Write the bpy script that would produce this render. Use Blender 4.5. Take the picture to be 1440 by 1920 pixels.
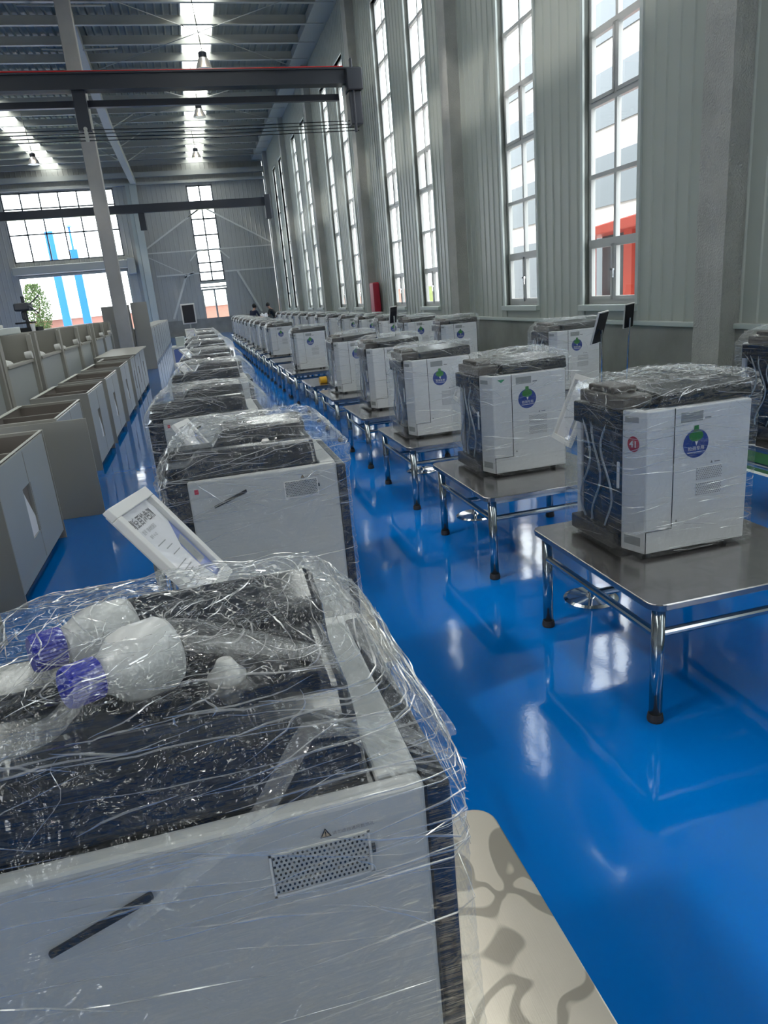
import bpy, math, random
from mathutils import Vector, Matrix, noise
for o in list(bpy.data.objects): bpy.data.objects.remove(o)
S = bpy.context.scene
C = S.collection
random.seed(7)

# ------------------------------------------------------------------ camera
yaw, pit, rol = 0.23043289, 0.30152894, -0.09011923
FPX = 1323.24
cy, sy, cp, sp = math.cos(yaw), math.sin(yaw), math.cos(pit), math.sin(pit)
F = Vector((sy*cp, cy*cp, -sp)); r0 = Vector((cy, -sy, 0)); u0 = r0.cross(F)
Rr = math.cos(rol)*r0 + math.sin(rol)*u0; Uu = -math.sin(rol)*r0 + math.cos(rol)*u0
cam_d = bpy.data.cameras.new('camera'); cam = bpy.data.objects.new('camera', cam_d); C.objects.link(cam)
cam.matrix_world = Matrix(((Rr.x, Uu.x, -F.x, 0), (Rr.y, Uu.y, -F.y, 0), (Rr.z, Uu.z, -F.z, 1.75), (0, 0, 0, 1)))
cam_d.sensor_fit = 'VERTICAL'; cam_d.sensor_height = 24; cam_d.lens = FPX*24/1920
cam_d.clip_start = .05; cam_d.clip_end = 400
S.camera = cam
# ------------------------------------------------------------------ world, light, exposure
W = bpy.data.worlds.new('overcast_sky'); S.world = W; W.use_nodes = True
wt = W.node_tree; bgn = wt.nodes['Background']
bgn.inputs[0].default_value = (.93, .97, 1.0, 1); bgn.inputs[1].default_value = 3.2
S.view_settings.view_transform = 'Standard'; S.view_settings.look = 'None'
S.view_settings.gamma = 1; S.view_settings.use_curve_mapping = False
S.view_settings.exposure = 1.22
sun_d = bpy.data.lights.new('sun', 'SUN'); sun_d.energy = 3.0; sun_d.angle = .04; sun_d.color = (1, .95, .88)
sun = bpy.data.objects.new('sun', sun_d); sun.rotation_euler = (0, math.radians(-38), math.radians(14)); C.objects.link(sun)
S.cycles.transparent_max_bounces = 20; S.cycles.max_bounces = 7
S.cycles.diffuse_bounces = 4; S.cycles.glossy_bounces = 4
def portal(loc, rot, sx, sz):
    l = bpy.data.lights.new('sky_portal', 'AREA'); l.shape = 'RECTANGLE'; l.size = sx; l.size_y = sz
    l.cycles.is_portal = True
    o = bpy.data.objects.new('sky_portal', l); o.location = loc; o.rotation_euler = rot; C.objects.link(o)
BAY, PIL0 = 8.35, 7.28
WINS = sorted([9.08+BAY*k for k in range(-2, 5)] + [12.06+BAY*k for k in range(-2, 5)])
WW, WZ0, WZ1 = 1.40, 1.28, 9.30
for y in WINS:
    portal((6.22, y+WW/2, (WZ0+WZ1)/2), (0, math.pi/2, 0), WZ1-WZ0, WW)
portal((1.7, 52.3, 6.4), (-math.pi/2, 0, 0), 1.7, 6.0)
portal((-7.05, 52.3, 7.5), (-math.pi/2, 0, 0), 6.6, 4.1)
portal((-7.05, 52.3, 2.3), (-math.pi/2, 0, 0), 6.6, 4.6)
portal((-10.5, -8.3, 2.6), (math.pi/2, 0, 0), 5, 4.2)

# ------------------------------------------------------------------ materials
def nodes(name):
    m = bpy.data.materials.new(name); m.use_nodes = True; t = m.node_tree; t.nodes.clear()
    out = t.nodes.new('ShaderNodeOutputMaterial'); return m, t, out
def N(t, kind, **kw):
    n = t.nodes.new(kind)
    for k, v in kw.items():
        if k.startswith('_'): setattr(n, k[1:], v)
        else: n.inputs[k.replace('__', ' ')].default_value = v
    return n
def pbsdf(name, col, rough=.5, metal=0, coat=0, bump=None, var=None, spec=None, coords='Object', emit=None, trans=0):
    """bump=(scale xyz, strength, distance) var=(scale, amount)"""
    m, t, out = nodes(name)
    b = t.nodes.new('ShaderNodeBsdfPrincipled'); t.links.new(b.outputs[0], out.inputs[0])
    b.inputs['Base Color'].default_value = (*col, 1); b.inputs['Roughness'].default_value = rough
    b.inputs['Metallic'].default_value = metal; b.inputs['Coat Weight'].default_value = coat
    b.inputs['Coat Roughness'].default_value = .05
    b.inputs['Transmission Weight'].default_value = trans
    if spec is not None: b.inputs['Specular IOR Level'].default_value = spec
    tc = t.nodes.new('ShaderNodeTexCoord')
    if bump:
        mp = t.nodes.new('ShaderNodeMapping'); mp.inputs['Scale'].default_value = bump[0]
        nz = N(t, 'ShaderNodeTexNoise', Scale=1, Detail=4)
        bp = N(t, 'ShaderNodeBump', Strength=bump[1], Distance=bump[2])
        t.links.new(tc.outputs[coords], mp.inputs[0]); t.links.new(mp.outputs[0], nz.inputs[0])
        t.links.new(nz.outputs[0], bp.inputs['Height']); t.links.new(bp.outputs[0], b.inputs['Normal'])
    if var:
        nz2 = N(t, 'ShaderNodeTexNoise', Scale=var[0], Detail=6)
        mx = t.nodes.new('ShaderNodeMixRGB'); mx.blend_type = 'MULTIPLY'; mx.inputs[0].default_value = var[1]
        cr = t.nodes.new('ShaderNodeValToRGB'); cr.color_ramp.elements[0].position = .3; cr.color_ramp.elements[1].position = .7
        cr.color_ramp.elements[0].color = (.45, .45, .45, 1)
        t.links.new(tc.outputs[coords], nz2.inputs[0]); t.links.new(nz2.outputs[0], cr.inputs[0])
        mx.inputs[1].default_value = (*col, 1); t.links.new(cr.outputs[0], mx.inputs[2])
        t.links.new(mx.outputs[0], b.inputs['Base Color'])
    if emit:
        b.inputs['Emission Color'].default_value = (*emit[0], 1); b.inputs['Emission Strength'].default_value = emit[1]
    return m
def film(name, milk, creas, sc=(1, 1, 1), seed=0.0):
    """clear stretch film: mostly transparent, sharp highlights on wrinkles, milky where folded"""
    m, t, out = nodes(name)
    tc = t.nodes.new('ShaderNodeTexCoord')
    sepn = t.nodes.new('ShaderNodeNewGeometry')
    def tex(scale, detail, kind='n', rot=(0, 0, 0), dist=0.0):
        mp = t.nodes.new('ShaderNodeMapping'); mp.inputs['Scale'].default_value = scale; mp.inputs['Rotation'].default_value = rot
        mp.inputs['Location'].default_value = (seed, seed*.7, seed*.3)
        t.links.new(tc.outputs['Object'], mp.inputs[0])
        if kind == 'n':
            n = N(t, 'ShaderNodeTexNoise', Scale=1, Detail=detail, Distortion=dist)
        else:
            n = N(t, 'ShaderNodeTexVoronoi', Scale=1); n.feature = 'DISTANCE_TO_EDGE'
        t.links.new(mp.outputs[0], n.inputs[0]); return n.outputs[0]
    str_side = tex((5*sc[0], 5*sc[1], 75*sc[2]), 2, rot=(.12, .10, 0))        # horizontal stretch lines
    crump = tex((11, 11, 10), 2.5, dist=2.6)
    fac = tex((16, 16, 14), 2, kind='v')
    a = N(t, 'ShaderNodeMath', _operation='MULTIPLY'); a.inputs[1].default_value = .28; t.links.new(str_side, a.inputs[0])
    b = N(t, 'ShaderNodeMath', _operation='MULTIPLY'); b.inputs[1].default_value = creas; t.links.new(crump, b.inputs[0])
    ab = N(t, 'ShaderNodeMath', _operation='ADD'); t.links.new(a.outputs[0], ab.inputs[0]); t.links.new(b.outputs[0], ab.inputs[1])
    bm = N(t, 'ShaderNodeBump', Strength=.9, Distance=.02); t.links.new(ab.outputs[0], bm.inputs['Height'])
    gl = N(t, 'ShaderNodeBsdfGlossy', Roughness=.07); gl.inputs['Color'].default_value = (1, 1, 1, 1); t.links.new(bm.outputs[0], gl.inputs['Normal'])
    df = N(t, 'ShaderNodeBsdfDiffuse'); df.inputs['Color'].default_value = (.9, .92, .92, 1)
    tl = N(t, 'ShaderNodeBsdfTranslucent'); tl.inputs['Color'].default_value = (.9, .92, .92, 1)
    m1 = N(t, 'ShaderNodeMixShader', Fac=.5); t.links.new(df.outputs[0], m1.inputs[1]); t.links.new(tl.outputs[0], m1.inputs[2])
    tr = N(t, 'ShaderNodeBsdfTransparent'); tr.inputs['Color'].default_value = (.97, .98, .98, 1)
    # milkiness: base + fold streaks
    st = tex((5, 5, 60), 4, rot=(.35, .25, 0), dist=.4)
    rp = t.nodes.new('ShaderNodeMapRange'); rp.inputs['From Min'].default_value = .58; rp.inputs['From Max'].default_value = .78
    rp.inputs['To Min'].default_value = milk; rp.inputs['To Max'].default_value = milk+.16
    t.links.new(st, rp.inputs['Value'])
    mm = N(t, 'ShaderNodeMixShader'); t.links.new(rp.outputs[0], mm.inputs[0]); t.links.new(tr.outputs[0], mm.inputs[1]); t.links.new(m1.outputs[0], mm.inputs[2])
    lw = N(t, 'ShaderNodeLayerWeight', Blend=.5); t.links.new(bm.outputs[0], lw.inputs['Normal'])
    pw = N(t, 'ShaderNodeMath', _operation='POWER'); pw.inputs[1].default_value = 3.0; t.links.new(lw.outputs['Facing'], pw.inputs[0])
    r2 = t.nodes.new('ShaderNodeMapRange'); r2.inputs['To Min'].default_value = .045; r2.inputs['To Max'].default_value = .30
    t.links.new(pw.outputs[0], r2.inputs['Value'])
    fin = N(t, 'ShaderNodeMixShader'); t.links.new(r2.outputs[0], fin.inputs[0]); t.links.new(mm.outputs[0], fin.inputs[1]); t.links.new(gl.outputs[0], fin.inputs[2])
    t.links.new(fin.outputs[0], out.inputs[0]); return m
def glass(name, tint=(.93, .97, .97), gl_=.10):
    m, t, out = nodes(name)
    tr = N(t, 'ShaderNodeBsdfTransparent'); tr.inputs[0].default_value = (*tint, 1)
    g = N(t, 'ShaderNodeBsdfGlossy', Roughness=.02)
    lw = N(t, 'ShaderNodeLayerWeight', Blend=.5)
    pw = N(t, 'ShaderNodeMath', _operation='POWER'); pw.inputs[1].default_value = 4.5; t.links.new(lw.outputs['Facing'], pw.inputs[0])
    ad = N(t, 'ShaderNodeMath', _operation='MULTIPLY_ADD'); ad.inputs[1].default_value = .6; ad.inputs[2].default_value = .045; t.links.new(pw.outputs[0], ad.inputs[0])
    mx = N(t, 'ShaderNodeMixShader'); t.links.new(ad.outputs[0], mx.inputs[0]); t.links.new(tr.outputs[0], mx.inputs[1]); t.links.new(g.outputs[0], mx.inputs[2])
    t.links.new(mx.outputs[0], out.inputs[0]); return m

M = {}
# epoxy floor
def floor_mat():
    m, t, out = nodes('blue_epoxy'); b = t.nodes.new('ShaderNodeBsdfPrincipled'); t.links.new(b.outputs[0], out.inputs[0])
    tc = t.nodes.new('ShaderNodeTexCoord')
    n1 = N(t, 'ShaderNodeTexNoise', Scale=.35, Detail=3); t.links.new(tc.outputs['Object'], n1.inputs[0])
    cr = t.nodes.new('ShaderNodeValToRGB')
    cr.color_ramp.elements[0].position = .3; cr.color_ramp.elements[0].color = (0, .108, .40, 1)
    cr.color_ramp.elements[1].position = .7; cr.color_ramp.elements[1].color = (0, .128, .45, 1)
    t.links.new(n1.outputs[0], cr.inputs[0])
    # green walkway strip painted along the right wall
    sx = t.nodes.new('ShaderNodeSeparateXYZ'); t.links.new(tc.outputs['Object'], sx.inputs[0])
    g1 = N(t, 'ShaderNodeMath', _operation='GREATER_THAN'); g1.inputs[1].default_value = 4.48; t.links.new(sx.outputs['X'], g1.inputs[0])
    g2 = N(t, 'ShaderNodeMath', _operation='GREATER_THAN'); g2.inputs[1].default_value = 4.42; t.links.new(sx.outputs['X'], g2.inputs[0])
    # darker band across the hall where the second pour meets
    mw = t.nodes.new('ShaderNodeMixRGB'); mw.inputs[2].default_value = (.75, .78, .75, 1)
    t.links.new(g2.outputs[0], mw.inputs[0]); t.links.new(cr.outputs[0], mw.inputs[1])
    mg = t.nodes.new('ShaderNodeMixRGB'); mg.inputs[2].default_value = (.01, .11, .035, 1)
    t.links.new(g1.outputs[0], mg.inputs[0]); t.links.new(mw.outputs[0], mg.inputs[1]); t.links.new(mg.outputs[0], b.inputs['Base Color'])
    b.inputs['Roughness'].default_value = .07; b.inputs['Specular IOR Level'].default_value = .55
    n2 = N(t, 'ShaderNodeTexNoise', Scale=3.0, Detail=2); t.links.new(tc.outputs['Object'], n2.inputs[0])
    n3 = N(t, 'ShaderNodeTexNoise', Scale=60.0, Detail=2); t.links.new(tc.outputs['Object'], n3.inputs[0])
    a = N(t, 'ShaderNodeMath', _operation='MULTIPLY_ADD'); a.inputs[1].default_value = .05; t.links.new(n3.outputs[0], a.inputs[0]); t.links.new(n2.outputs[0], a.inputs[2])
    bp = N(t, 'ShaderNodeBump', Strength=.25, Distance=.006); t.links.new(a.outputs[0], bp.inputs['Height']); t.links.new(bp.outputs[0], b.inputs['Normal'])
    return m
M['floor'] = floor_mat()
M['wall'] = pbsdf('grey_green_cladding', (.43, .465, .425), .38, bump=((.5, 3, .4), .15, .01), var=(.6, .12))
M['farwall'] = pbsdf('far_cladding', (.44, .445, .43), .5)
M['brace'] = pbsdf('pale_brace', (.66, .67, .64), .45)
M['plinth'] = pbsdf('grey_render_plinth', (.30, .30, .285), .8, bump=((6, 6, 6), .3, .01), var=(1.7, .55))
M['concrete'] = pbsdf('rough_concrete', (.50, .50, .47), .9, bump=((45, 45, 45), .9, .02), var=(2.2, .35))
M['concrete_s'] = pbsdf('smooth_concrete', (.46, .45, .43), .85, bump=((14, 14, 14), .3, .01), var=(1.2, .3))
M['deck'] = pbsdf('roof_deck', (.25, .28, .27), .5, var=(.5, .3))
M['steel_grey'] = pbsdf('grey_painted_steel', (.46, .47, .44), .45)
M['crane'] = pbsdf('dark_blue_black_steel', (.028, .033, .045), .4)
M['red_cable'] = pbsdf('red_cable', (.55, .02, .02), .4)
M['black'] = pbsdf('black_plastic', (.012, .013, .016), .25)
M['rubber'] = pbsdf('black_rubber', (.02, .02, .022), .7)
M['navy'] = pbsdf('dark_navy_plastic', (.010, .013, .022), .18, coat=.4)
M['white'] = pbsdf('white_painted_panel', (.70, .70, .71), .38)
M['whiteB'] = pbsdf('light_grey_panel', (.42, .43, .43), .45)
M['whiteT'] = pbsdf('warm_white_panel', (.66, .655, .64), .42)
M['pvc'] = pbsdf('white_pvc', (.50, .51, .50), .35)
M['sill'] = pbsdf('pale_metal_sill', (.50, .55, .53), .35)
M['paper'] = pbsdf('paper', (.78, .78, .80), .6)
M['kraft'] = pbsdf('beige_sheet', (.55, .49, .43), .6, bump=((20, 20, 20), .2, .005))
M['cab'] = pbsdf('grey_beige_cabinet', (.33, .32, .285), .45)
M['cabedge'] = pbsdf('bare_light_edge', (.55, .54, .49), .4)
M['mull'] = pbsdf('dark_grey_mullion', (.12, .13, .14), .5)
M['crease'] = None
M['cab2'] = pbsdf('cool_grey_door', (.36, .385, .385), .38)
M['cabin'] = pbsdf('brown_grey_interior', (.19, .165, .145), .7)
M['chrome'] = pbsdf('polished_steel', (.75, .77, .78), .08, metal=1)
M['tube'] = pbsdf('steel_tube', (.42, .46, .48), .16, metal=1)
M['bluecap'] = pbsdf('blue_cap', (.008, .016, .34), .35)
M['bottle'] = pbsdf('milky_bottle', (.75, .76, .76), .3, trans=.35)
M['blue'] = pbsdf('sticker_blue', (.008, .045, .27), .4)
M['green'] = pbsdf('sticker_green', (.02, .20, .03), .4)
M['greenl'] = pbsdf('mark_green', (.02, .30, .12), .4)
M['grey'] = pbsdf('label_grey', (.30, .31, .31), .5)
M['greyd'] = pbsdf('print_grey', (.16, .16, .17), .5)
M['red'] = pbsdf('sticker_red', (.45, .02, .05), .4)
M['skyblue'] = pbsdf('post_blue', (.03, .20, .75), .4)
M['printblue'] = pbsdf('print_blue', (.16, .22, .50), .5)
M['yellow'] = pbsdf('yellow_plastic', (.75, .42, .02), .4)
M['amber'] = pbsdf('warning_amber', (.40, .30, .20), .5)
M['skin'] = pbsdf('skin', (.42, .24, .17), .6)
M['hair'] = pbsdf('hair', (.012, .011, .012), .6)
M['cloth_navy'] = pbsdf('navy_cloth', (.015, .02, .05), .9)
M['cloth_white'] = pbsdf('white_cloth', (.65, .66, .72), .9)
M['cloth_dark'] = pbsdf('dark_cloth', (.02, .022, .025), .9)
M['traydark'] = pbsdf('dark_brown_tray', (.05, .042, .038), .5)
M['screen'] = pbsdf('dark_screen', (.02, .02, .026), .25)
M['brick'] = pbsdf('brick_wall_red', (.36, .18, .14), .9)
M['grass'] = pbsdf('dry_grass', (.20, .24, .08), .95, var=(3, .4))
M['yard'] = pbsdf('yard_concrete', (.45, .44, .42), .95)
M['leaf'] = pbsdf('leaves', (.07, .12, .03), .8, var=(6, .6))
M['bark'] = pbsdf('bark', (.10, .07, .05), .9)
M['bldg'] = pbsdf('pale_building', (.62, .56, .54), .8)
M['bldg_band'] = pbsdf('grey_band', (.10, .115, .13), .5)
M['kiosk'] = pbsdf('red_kiosk', (.62, .08, .05), .5)
M['foam'] = pbsdf('white_foam', (.75, .75, .72), .9)
M['lampglass'] = pbsdf('lamp_shade', (.62, .58, .54), .25, trans=.5, bump=((60, 60, 8), .4, .01))
M['lampbulb'] = pbsdf('lamp_bulb', (1, .95, .85), .4, emit=((1, .9, .72), 9))
M['glass'] = glass('window_glass')
def sheet_mat():
    m, t, out = nodes('roof_light_sheet'); tl = N(t, 'ShaderNodeBsdfTranslucent'); tl.inputs['Color'].default_value = (.85, .86, .78, 1)
    tr = N(t, 'ShaderNodeBsdfTransparent'); mx = N(t, 'ShaderNodeMixShader', Fac=.25)
    t.links.new(tl.outputs[0], mx.inputs[1]); t.links.new(tr.outputs[0], mx.inputs[2]); t.links.new(mx.outputs[0], out.inputs[0]); return m
M['milkglass'] = sheet_mat()
M['film_a'] = film('stretch_film', .012, .9)
M['film_b'] = film('stretch_film_crumpled', .025, 1.5, seed=3.3)
M['film_near'] = film('stretch_film_near', .02, 1.1, sc=(1.2, 1.2, 1.6), seed=8.1)
M['fold'] = film('film_fold', .14, 2.2, seed=5)
def crease_mat():
    m, t, out = nodes('film_crease'); tr = N(t, 'ShaderNodeBsdfTransparent'); df = N(t, 'ShaderNodeBsdfDiffuse'); df.inputs[0].default_value = (.92, .93, .92, 1)
    tl = N(t, 'ShaderNodeBsdfTranslucent'); tl.inputs[0].default_value = (.92, .93, .92, 1)
    gl = N(t, 'ShaderNodeBsdfGlossy', Roughness=.18)
    a = N(t, 'ShaderNodeMixShader', Fac=.5); t.links.new(df.outputs[0], a.inputs[1]); t.links.new(tl.outputs[0], a.inputs[2])
    b = N(t, 'ShaderNodeMixShader', Fac=.62); t.links.new(a.outputs[0], b.inputs[1]); t.links.new(gl.outputs[0], b.inputs[2])
    c = N(t, 'ShaderNodeMixShader', Fac=.55); t.links.new(tr.outputs[0], c.inputs[1]); t.links.new(b.outputs[0], c.inputs[2]); t.links.new(c.outputs[0], out.inputs[0]); return m
M['crease'] = crease_mat()
M['acrylic'] = glass('clear_cover', (.97, .97, .98))
M['tubing'] = pbsdf('clear_tubing', (.55, .60, .66), .3, trans=.4)
# steel table top: brushed, mirror-like with warped protective film
def top_mat(name, warp, col, rough):
    m, t, out = nodes(name); b = t.nodes.new('ShaderNodeBsdfPrincipled'); t.links.new(b.outputs[0], out.inputs[0])
    b.inputs['Metallic'].default_value = .9; b.inputs['Roughness'].default_value = rough
    tc = t.nodes.new('ShaderNodeTexCoord')
    n = N(t, 'ShaderNodeTexNoise', Scale=5.5, Detail=1.2, Distortion=1.0); t.links.new(tc.outputs['Object'], n.inputs[0])
    # blotches put into the colour in place of warped reflections in the filmed steel
    cr = t.nodes.new('ShaderNodeValToRGB'); e = cr.color_ramp.elements
    e[0].position = .47; e[0].color = (*col, 1); e[1].position = .49; e[1].color = tuple(c*warp for c in col) + (1,)
    x = e.new(.57); x.color = tuple(c*warp for c in col) + (1,); x = e.new(.59); x.color = (*col, 1)
    t.links.new(n.outputs[0], cr.inputs[0]); t.links.new(cr.outputs[0], b.inputs['Base Color'])
    mp = t.nodes.new('ShaderNodeMapping'); mp.inputs['Scale'].default_value = (400, 6, 6); t.links.new(tc.outputs['Object'], mp.inputs[0])
    n2 = N(t, 'ShaderNodeTexNoise', Scale=1, Detail=2); t.links.new(mp.outputs[0], n2.inputs[0])
    n3 = N(t, 'ShaderNodeTexNoise', Scale=2.2, Detail=2); t.links.new(tc.outputs['Object'], n3.inputs[0])
    a = N(t, 'ShaderNodeMath', _operation='MULTIPLY_ADD'); a.inputs[1].default_value = .02; t.links.new(n2.outputs[0], a.inputs[0]); t.links.new(n3.outputs[0], a.inputs[2])
    bp = N(t, 'ShaderNodeBump', Strength=.5, Distance=.01); t.links.new(a.outputs[0], bp.inputs['Height']); t.links.new(bp.outputs[0], b.inputs['Normal'])
    return m
M['top'] = top_mat('brushed_steel_top', .93, (.40, .385, .38), .17)
M['topfilm'] = top_mat('filmed_steel_top', .55, (.62, .56, .48), .30)  # beige of the mirrored wall and windows is put into the base colour

# ------------------------------------------------------------------ mesh helpers
class MB:
    def __init__(s): s.v = []; s.f = []; s.m = []
    def quad(s, *pts, mi=0):
        b = len(s.v); s.v += [tuple(p) for p in pts]; s.f.append(tuple(range(b, b+len(pts)))); s.m.append(mi); return s
    def box(s, x0, x1, y0, y1, z0, z1, mi=0):
        b = len(s.v)
        s.v += [(x0, y0, z0), (x1, y0, z0), (x1, y1, z0), (x0, y1, z0), (x0, y0, z1), (x1, y0, z1), (x1, y1, z1), (x0, y1, z1)]
        for q in ((0, 3, 2, 1), (4, 5, 6, 7), (0, 1, 5, 4), (1, 2, 6, 5), (2, 3, 7, 6), (3, 0, 4, 7)):
            s.f.append(tuple(b+i for i in q)); s.m.append(mi)
        return s
    def hexa(s, low, high, mi=0):
        """low, high: four corners each, counter-clockwise seen from above"""
        b = len(s.v); s.v += [tuple(p) for p in low] + [tuple(p) for p in high]; n = len(low)
        s.f.append(tuple(b+i for i in reversed(range(n)))); s.m.append(mi)
        s.f.append(tuple(b+n+i for i in range(n))); s.m.append(mi)
        for i in range(n):
            j = (i+1) % n; s.f.append((b+i, b+j, b+n+j, b+n+i)); s.m.append(mi)
        return s
    def prism(s, poly, z0, z1, mi=0):
        return s.hexa([(x, y, z0) for x, y in poly], [(x, y, z1) for x, y in poly], mi)
    def tube(s, p0, p1, r, n=12, mi=0, r1=None):
        p0 = Vector(p0); p1 = Vector(p1); d = (p1-p0).normalized(); r1 = r if r1 is None else r1
        a = d.orthogonal().normalized(); c = d.cross(a); b = len(s.v)
        for p, rr in ((p0, r), (p1, r1)):
            for i in range(n):
                t = 2*math.pi*i/n; s.v.append(tuple(p+rr*(math.cos(t)*a+math.sin(t)*c)))
        for i in range(n):
            j = (i+1) % n; s.f.append((b+i, b+j, b+n+j, b+n+i)); s.m.append(mi)
        s.f.append(tuple(b+i for i in reversed(range(n)))); s.m.append(mi)
        s.f.append(tuple(b+n+i for i in range(n))); s.m.append(mi); return s
    def path(s, pts, r, n=8, mi=0):
        for a, b in zip(pts, pts[1:]): s.tube(a, b, r, n, mi)
        return s
    def lathe(s, prof, c, axis=(0, 0, 1), n=28, mi=0, rib=0):
        c = Vector(c); d = Vector(axis).normalized(); a = d.orthogonal().normalized(); e = d.cross(a); b = len(s.v)
        for r, h in prof:
            for i in range(n):
                t = 2*math.pi*i/n; rr = r*(1-(rib if i % 2 else 0))
                s.v.append(tuple(c+d*h+rr*(math.cos(t)*a+math.sin(t)*e)))
        for k in range(len(prof)-1):
            for i in range(n):
                j = (i+1) % n; s.f.append((b+k*n+i, b+k*n+j, b+(k+1)*n+j, b+(k+1)*n+i)); s.m.append(mi)
        s.f.append(tuple(b+i for i in reversed(range(n)))); s.m.append(mi)
        k = len(prof)-1; s.f.append(tuple(b+k*n+i for i in range(n))); s.m.append(mi); return s
    def build(s, name, mats, parent=None, bevel=0, smooth=False, loc=None, seg=2):
        me = bpy.data.meshes.new(name); me.from_pydata(s.v, [], s.f)
        if not isinstance(mats, (list, tuple)): mats = [mats]
        for m in mats: me.materials.append(M[m])
        me.polygons.foreach_set('material_index', s.m)
        if smooth: me.polygons.foreach_set('use_smooth', [True]*len(s.f))
        me.update(); o = bpy.data.objects.new(name, me); C.objects.link(o)
        if parent: o.parent = parent
        if loc: o.location = loc
        if bevel:
            md = o.modifiers.new('bevel', 'BEVEL'); md.width = bevel; md.segments = seg; md.limit_method = 'ANGLE'; md.angle_limit = .6
        return o
def tag(o, label=None, cat=None, group=None, kind=None):
    if label: o['label'] = label
    if cat: o['category'] = cat
    if group: o['group'] = group
    if kind: o['kind'] = kind
    return o
def thing(name, label, cat, loc=(0, 0, 0), rz=0, group=None):
    o = bpy.data.objects.new(name, None); C.objects.link(o); o.location = loc; o.rotation_euler = (0, 0, rz)
    o.empty_display_size = .1
    return tag(o, label, cat, group)
KIDS = {}
def copy_tree(o, parent=None):
    c = o.copy(); C.objects.link(c)
    if parent: c.parent = parent
    for ch in list(o.children): copy_tree(ch, c)
    return c
def place(proto, state, loc, rz, label, group=None):
    o = proto if not state else copy_tree(proto)
    state.append(o); o.location = loc; o.rotation_euler = (0, 0, rz); o['label'] = label
    if group: o['group'] = group
    return o
def text_mesh(name, txt, size, mat, parent, mtx, bold=0.0):
    cu = bpy.data.curves.new(name, 'FONT'); cu.body = txt; cu.size = size; cu.align_x = 'CENTER'; cu.align_y = 'CENTER'; cu.offset = bold
    ob = bpy.data.objects.new(name, cu); me = bpy.data.meshes.new_from_object(ob); me.name = name
    bpy.data.objects.remove(ob)
    me.materials.clear(); me.materials.append(M[mat])
    o = bpy.data.objects.new(name, me); C.objects.link(o); o.parent = parent; o.matrix_local = mtx; return o
FRONT = Matrix.Rotation(math.pi/2, 4, 'X')          # text upright in XZ plane, seen from -y

# ------------------------------------------------------------------ structure
MB().box(-14, 6, -8, 52, -.2, 0).build('floor', 'floor')
tag(bpy.data.objects['floor'], kind='structure')
PIL = [PIL0+BAY*k for k in range(-1, 6)]
def rib_strip(mb, y0, y1, z0, z1, x=6.0, pitch=.25, d=.016, back=.2, flip=False):
    """vertical trapezoid-ribbed cladding in plane x (or y when flip), ribs standing towards the room"""
    n = max(1, round((y1-y0)/pitch)); p = (y1-y0)/n; prof = []
    for i in range(n):
        a = y0+i*p
        prof += [(a, d), (a+p*.70, d), (a+p*.76, 0), (a+p*.90, 0), (a+p*.96, d)]
    prof.append((y1, d))
    for (a, da), (b, db) in zip(prof, prof[1:]):
        if b-a < 1e-6: continue
        if flip: mb.quad((a, x+da, z0), (b, x+db, z0), (b, x+db, z1), (a, x+da, z1))
        else: mb.quad((x+da, b, z0), (x+da, a, z0), (x+da, a, z1), (x+db, b, z1)) if False else mb.quad((x+da, a, z0), (x+db, b, z0), (x+db, b, z1), (x+da, a, z1))
    if flip: mb.box(y0, y1, x+d+.004, x+back, z0, z1)
    else: mb.box(x+d+.004, x+back, y0, y1, z0, z1)
mb = MB(); edges = [-8]
for y in WINS: edges += [y, y+WW]
edges.append(52)
for a, b in zip(edges[::2], edges[1::2]): rib_strip(mb, a, b, 1.06, WZ1)
rib_strip(mb, -8, 52, WZ1, 11.3)
for y in WINS: mb.box(6.03, 6.2, y, y+WW, 1.06, WZ0)
wr = mb.build('wall_right', 'wall'); tag(wr, kind='structure')
o = MB().box(5.955, 6.2, -8, 52, 0, 1.0).build('plinth', 'plinth', wr)
o = MB().box(5.93, 6.06, -8, 52, 1.0, 1.06).build('ledge', 'sill', wr, bevel=.008)
# windows of the right wall
wf = MB(); t_ = .055
def bar(y0, y1, z0, z1, x0=.10, x1=.17): wf.box(x0, x1, y0, y1, z0, z1)
bar(0, t_, 0, WZ1-WZ0); bar(WW-t_, WW, 0, WZ1-WZ0); bar(0, WW, 0, .08); bar(0, WW, WZ1-WZ0-t_, WZ1-WZ0)
for z, h in ((.90, .09), (1.83, .06), (2.79, .08), (3.70, .06), (4.62, .06), (5.57, .08), (6.50, .06), (7.32, .06)): bar(0, WW, z-h/2, z+h/2, .095, .175)
bar(WW/2-.03, WW/2+.03, 0, WZ1-WZ0)
for zz in (.07, 2.82):                                    # opening sashes
    top = .86 if zz < 1 else 3.67
    for a in (t_, WW/2+.03):
        b = a+WW/2-.03-t_
        for q in ((a, a+.045, zz, top), (b-.045, b, zz, top), (a, b, zz, zz+.05), (a, b, top-.04, top)): bar(*q, .085, .15)
wgl = MB().quad((.135, .03, .05), (.135, WW-.03, .05), (.135, WW-.03, WZ1-WZ0-.03), (.135, .03, WZ1-WZ0-.03))
whd = MB().box(.05, .085, WW/2-.05, WW/2-.03, .48, .51).box(.045, .06, WW/2-.05, WW/2-.034, .38, .51).box(.05, .085, WW/2+.03, WW/2+.05, .48, .51)
wsl = MB().box(-.07, .1, -.06, WW+.06, -.09, 0.0)
wj = MB().box(-.015, .1, -.07, 0, 0, WZ1-WZ0+.07).box(-.015, .1, WW, WW+.07, 0, WZ1-WZ0+.07).box(-.015, .1, -.07, WW+.07, WZ1-WZ0, WZ1-WZ0+.07)
root = bpy.data.objects.new('window_1', None); C.objects.link(root)
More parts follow.
